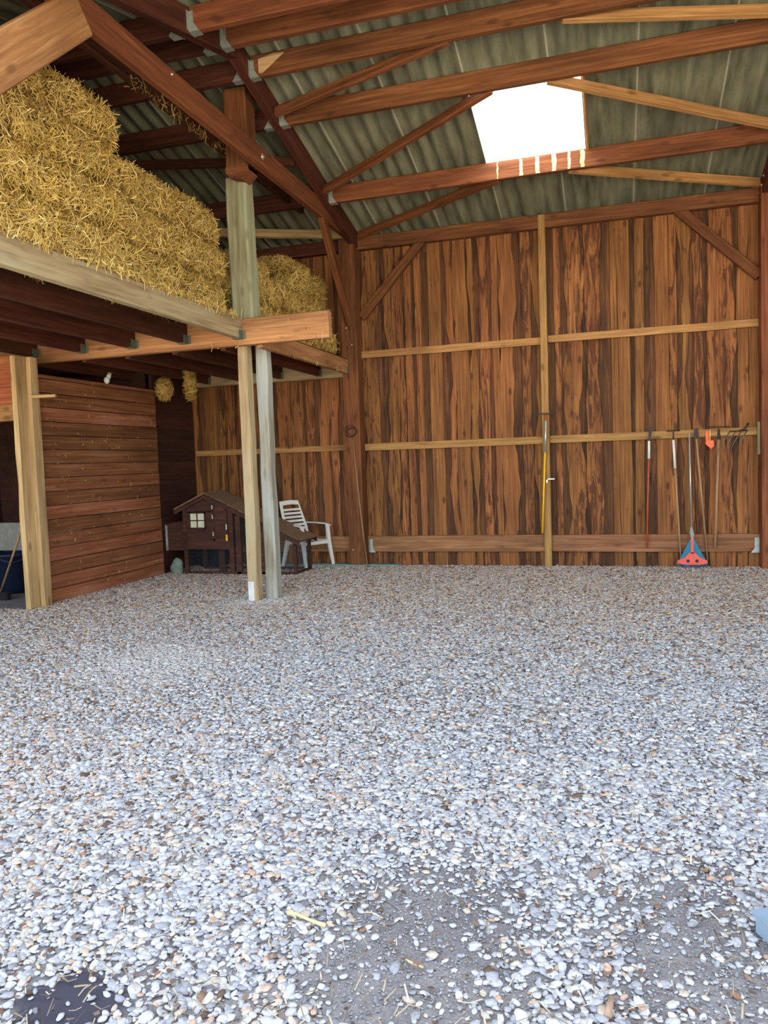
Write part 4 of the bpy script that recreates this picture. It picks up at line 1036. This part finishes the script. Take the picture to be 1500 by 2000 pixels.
def litter():
    r = np.random.default_rng(5); n = 2600
    y = 1.6+9.3*r.random(n)**1.5; x = -0.96*y-0.3+(1.2*y+0.6)*r.random(n)
    k = x > -6.4; x, y = x[k], y[k]; n = len(x)
    P = np.stack([x, y, np.full(n, 0.016)], 1); nn = np.tile(np.array([[0, 0, 1.0]]), (n, 1))
    V, F, c = straw_strands(n, P, nn, r, length=(0.02, 0.09), width=0.0018, lift=0.1, down=0)
    g_ = c.mean(1, keepdims=True); c = (c*0.45+g_*0.55)*np.where(r.random(n) < 0.5, 0.45, 1.0).repeat(6)[:, None]
    me = build_np('straw_litter', V, F, c, 'straw_col'); me.materials.append(STRAW)
    o = bpy.data.objects.new('straw_litter', me); COL.objects.link(o); tag(o, 'scraps of straw and twigs strewn over the gravel', 'straw', kind='stuff')
    # brown dead leaves and bark scraps
    n = 2600; y = 1.6+9.4*r.random(n)**0.9; x = -0.96*y-0.3+(1.2*y+0.6)*r.random(n)
    k = x > -6.4; x, y = x[k], y[k]; n = len(x)
    Vb = []; Fb = []; Cb = []
    for i in range(n):
        a = r.uniform(0, 6.28); l = r.uniform(0.005, 0.016); w = l*r.uniform(0.35, 0.8); z = 0.016+r.uniform(0, 0.006); up = r.uniform(0, 0.007)
        ca, sa = math.cos(a), math.sin(a); b0 = len(Vb)
        for (px, py, pz) in ((-l, 0, up), (-l*0.3, -w, 0), (l*0.5, -w*0.8, up), (l, 0, 0), (l*0.4, w, up), (-l*0.4, w*0.9, 0.002)):
            Vb.append((x[i]+px*ca-py*sa, y[i]+px*sa+py*ca, z+pz))
        Fb += [(b0, b0+1, b0+2, b0+3), (b0, b0+3, b0+4, b0+5)]
        cc = srgb(*[(118, 94, 78), (98, 80, 68), (138, 114, 96), (112, 98, 88)][int(r.integers(4))])[:3]; Cb += [cc]*6
    me = build_np('leaf_litter', np.array(Vb), np.array(Fb), np.array(Cb), 'straw_col'); me.materials.append(STRAW)
    o = bpy.data.objects.new('leaf_litter', me); COL.objects.link(o); tag(o, 'brown leaf and bark scraps strewn over the gravel', 'leaves', kind='stuff')
litter()

TW = plain('dry_cornstalk', srgb(214, 188, 142), rough=0.8, var=0.2, scale=40)
t = tag(empty('dry_stalk', (-1.02, 2.30, 0.0)), 'pale yellow dry stalk lying on the bare earth in the foreground', 'stalk')
tube_obj('stem', [(-1.10, 2.325, 0.02), (-1.06, 2.315, 0.026), (-1.0, 2.295, 0.024), (-0.95, 2.29, 0.018)], [0.009, 0.006, 0.005, 0.008], TW, t, 7)
tube_obj('leaf_shred', [(-1.105, 2.34, 0.022), (-1.085, 2.32, 0.03), (-1.06, 2.30, 0.02)], [0.002, 0.008, 0.001], TW, t, 5)
tag(tube_obj('dry_twig', [(-0.655, 2.20, 0.012), (-0.625, 2.175, 0.018), (-0.585, 2.17, 0.012)], [0.002, 0.004, 0.003], TW), 'short curved straw-coloured twig right of the bigger dry stalk', 'twig')
tag(tube_obj('bark_piece', [(-0.045, 2.09, 0.016), (-0.035, 2.16, 0.02)], [0.012, 0.008], plain('tan_bark', srgb(170, 140, 114), rough=0.9), None, 6), 'small tan piece of bark on the gravel near the bottom edge', 'bark')
tag(tube_obj('stone_chip', [(-0.12, 2.80, 0.012), (-0.07, 2.86, 0.018)], [0.018, 0.012], plain('brown_flint', srgb(128, 114, 104), rough=0.8), None, 7), 'elongated brown stone among the pale pebbles', 'stone')
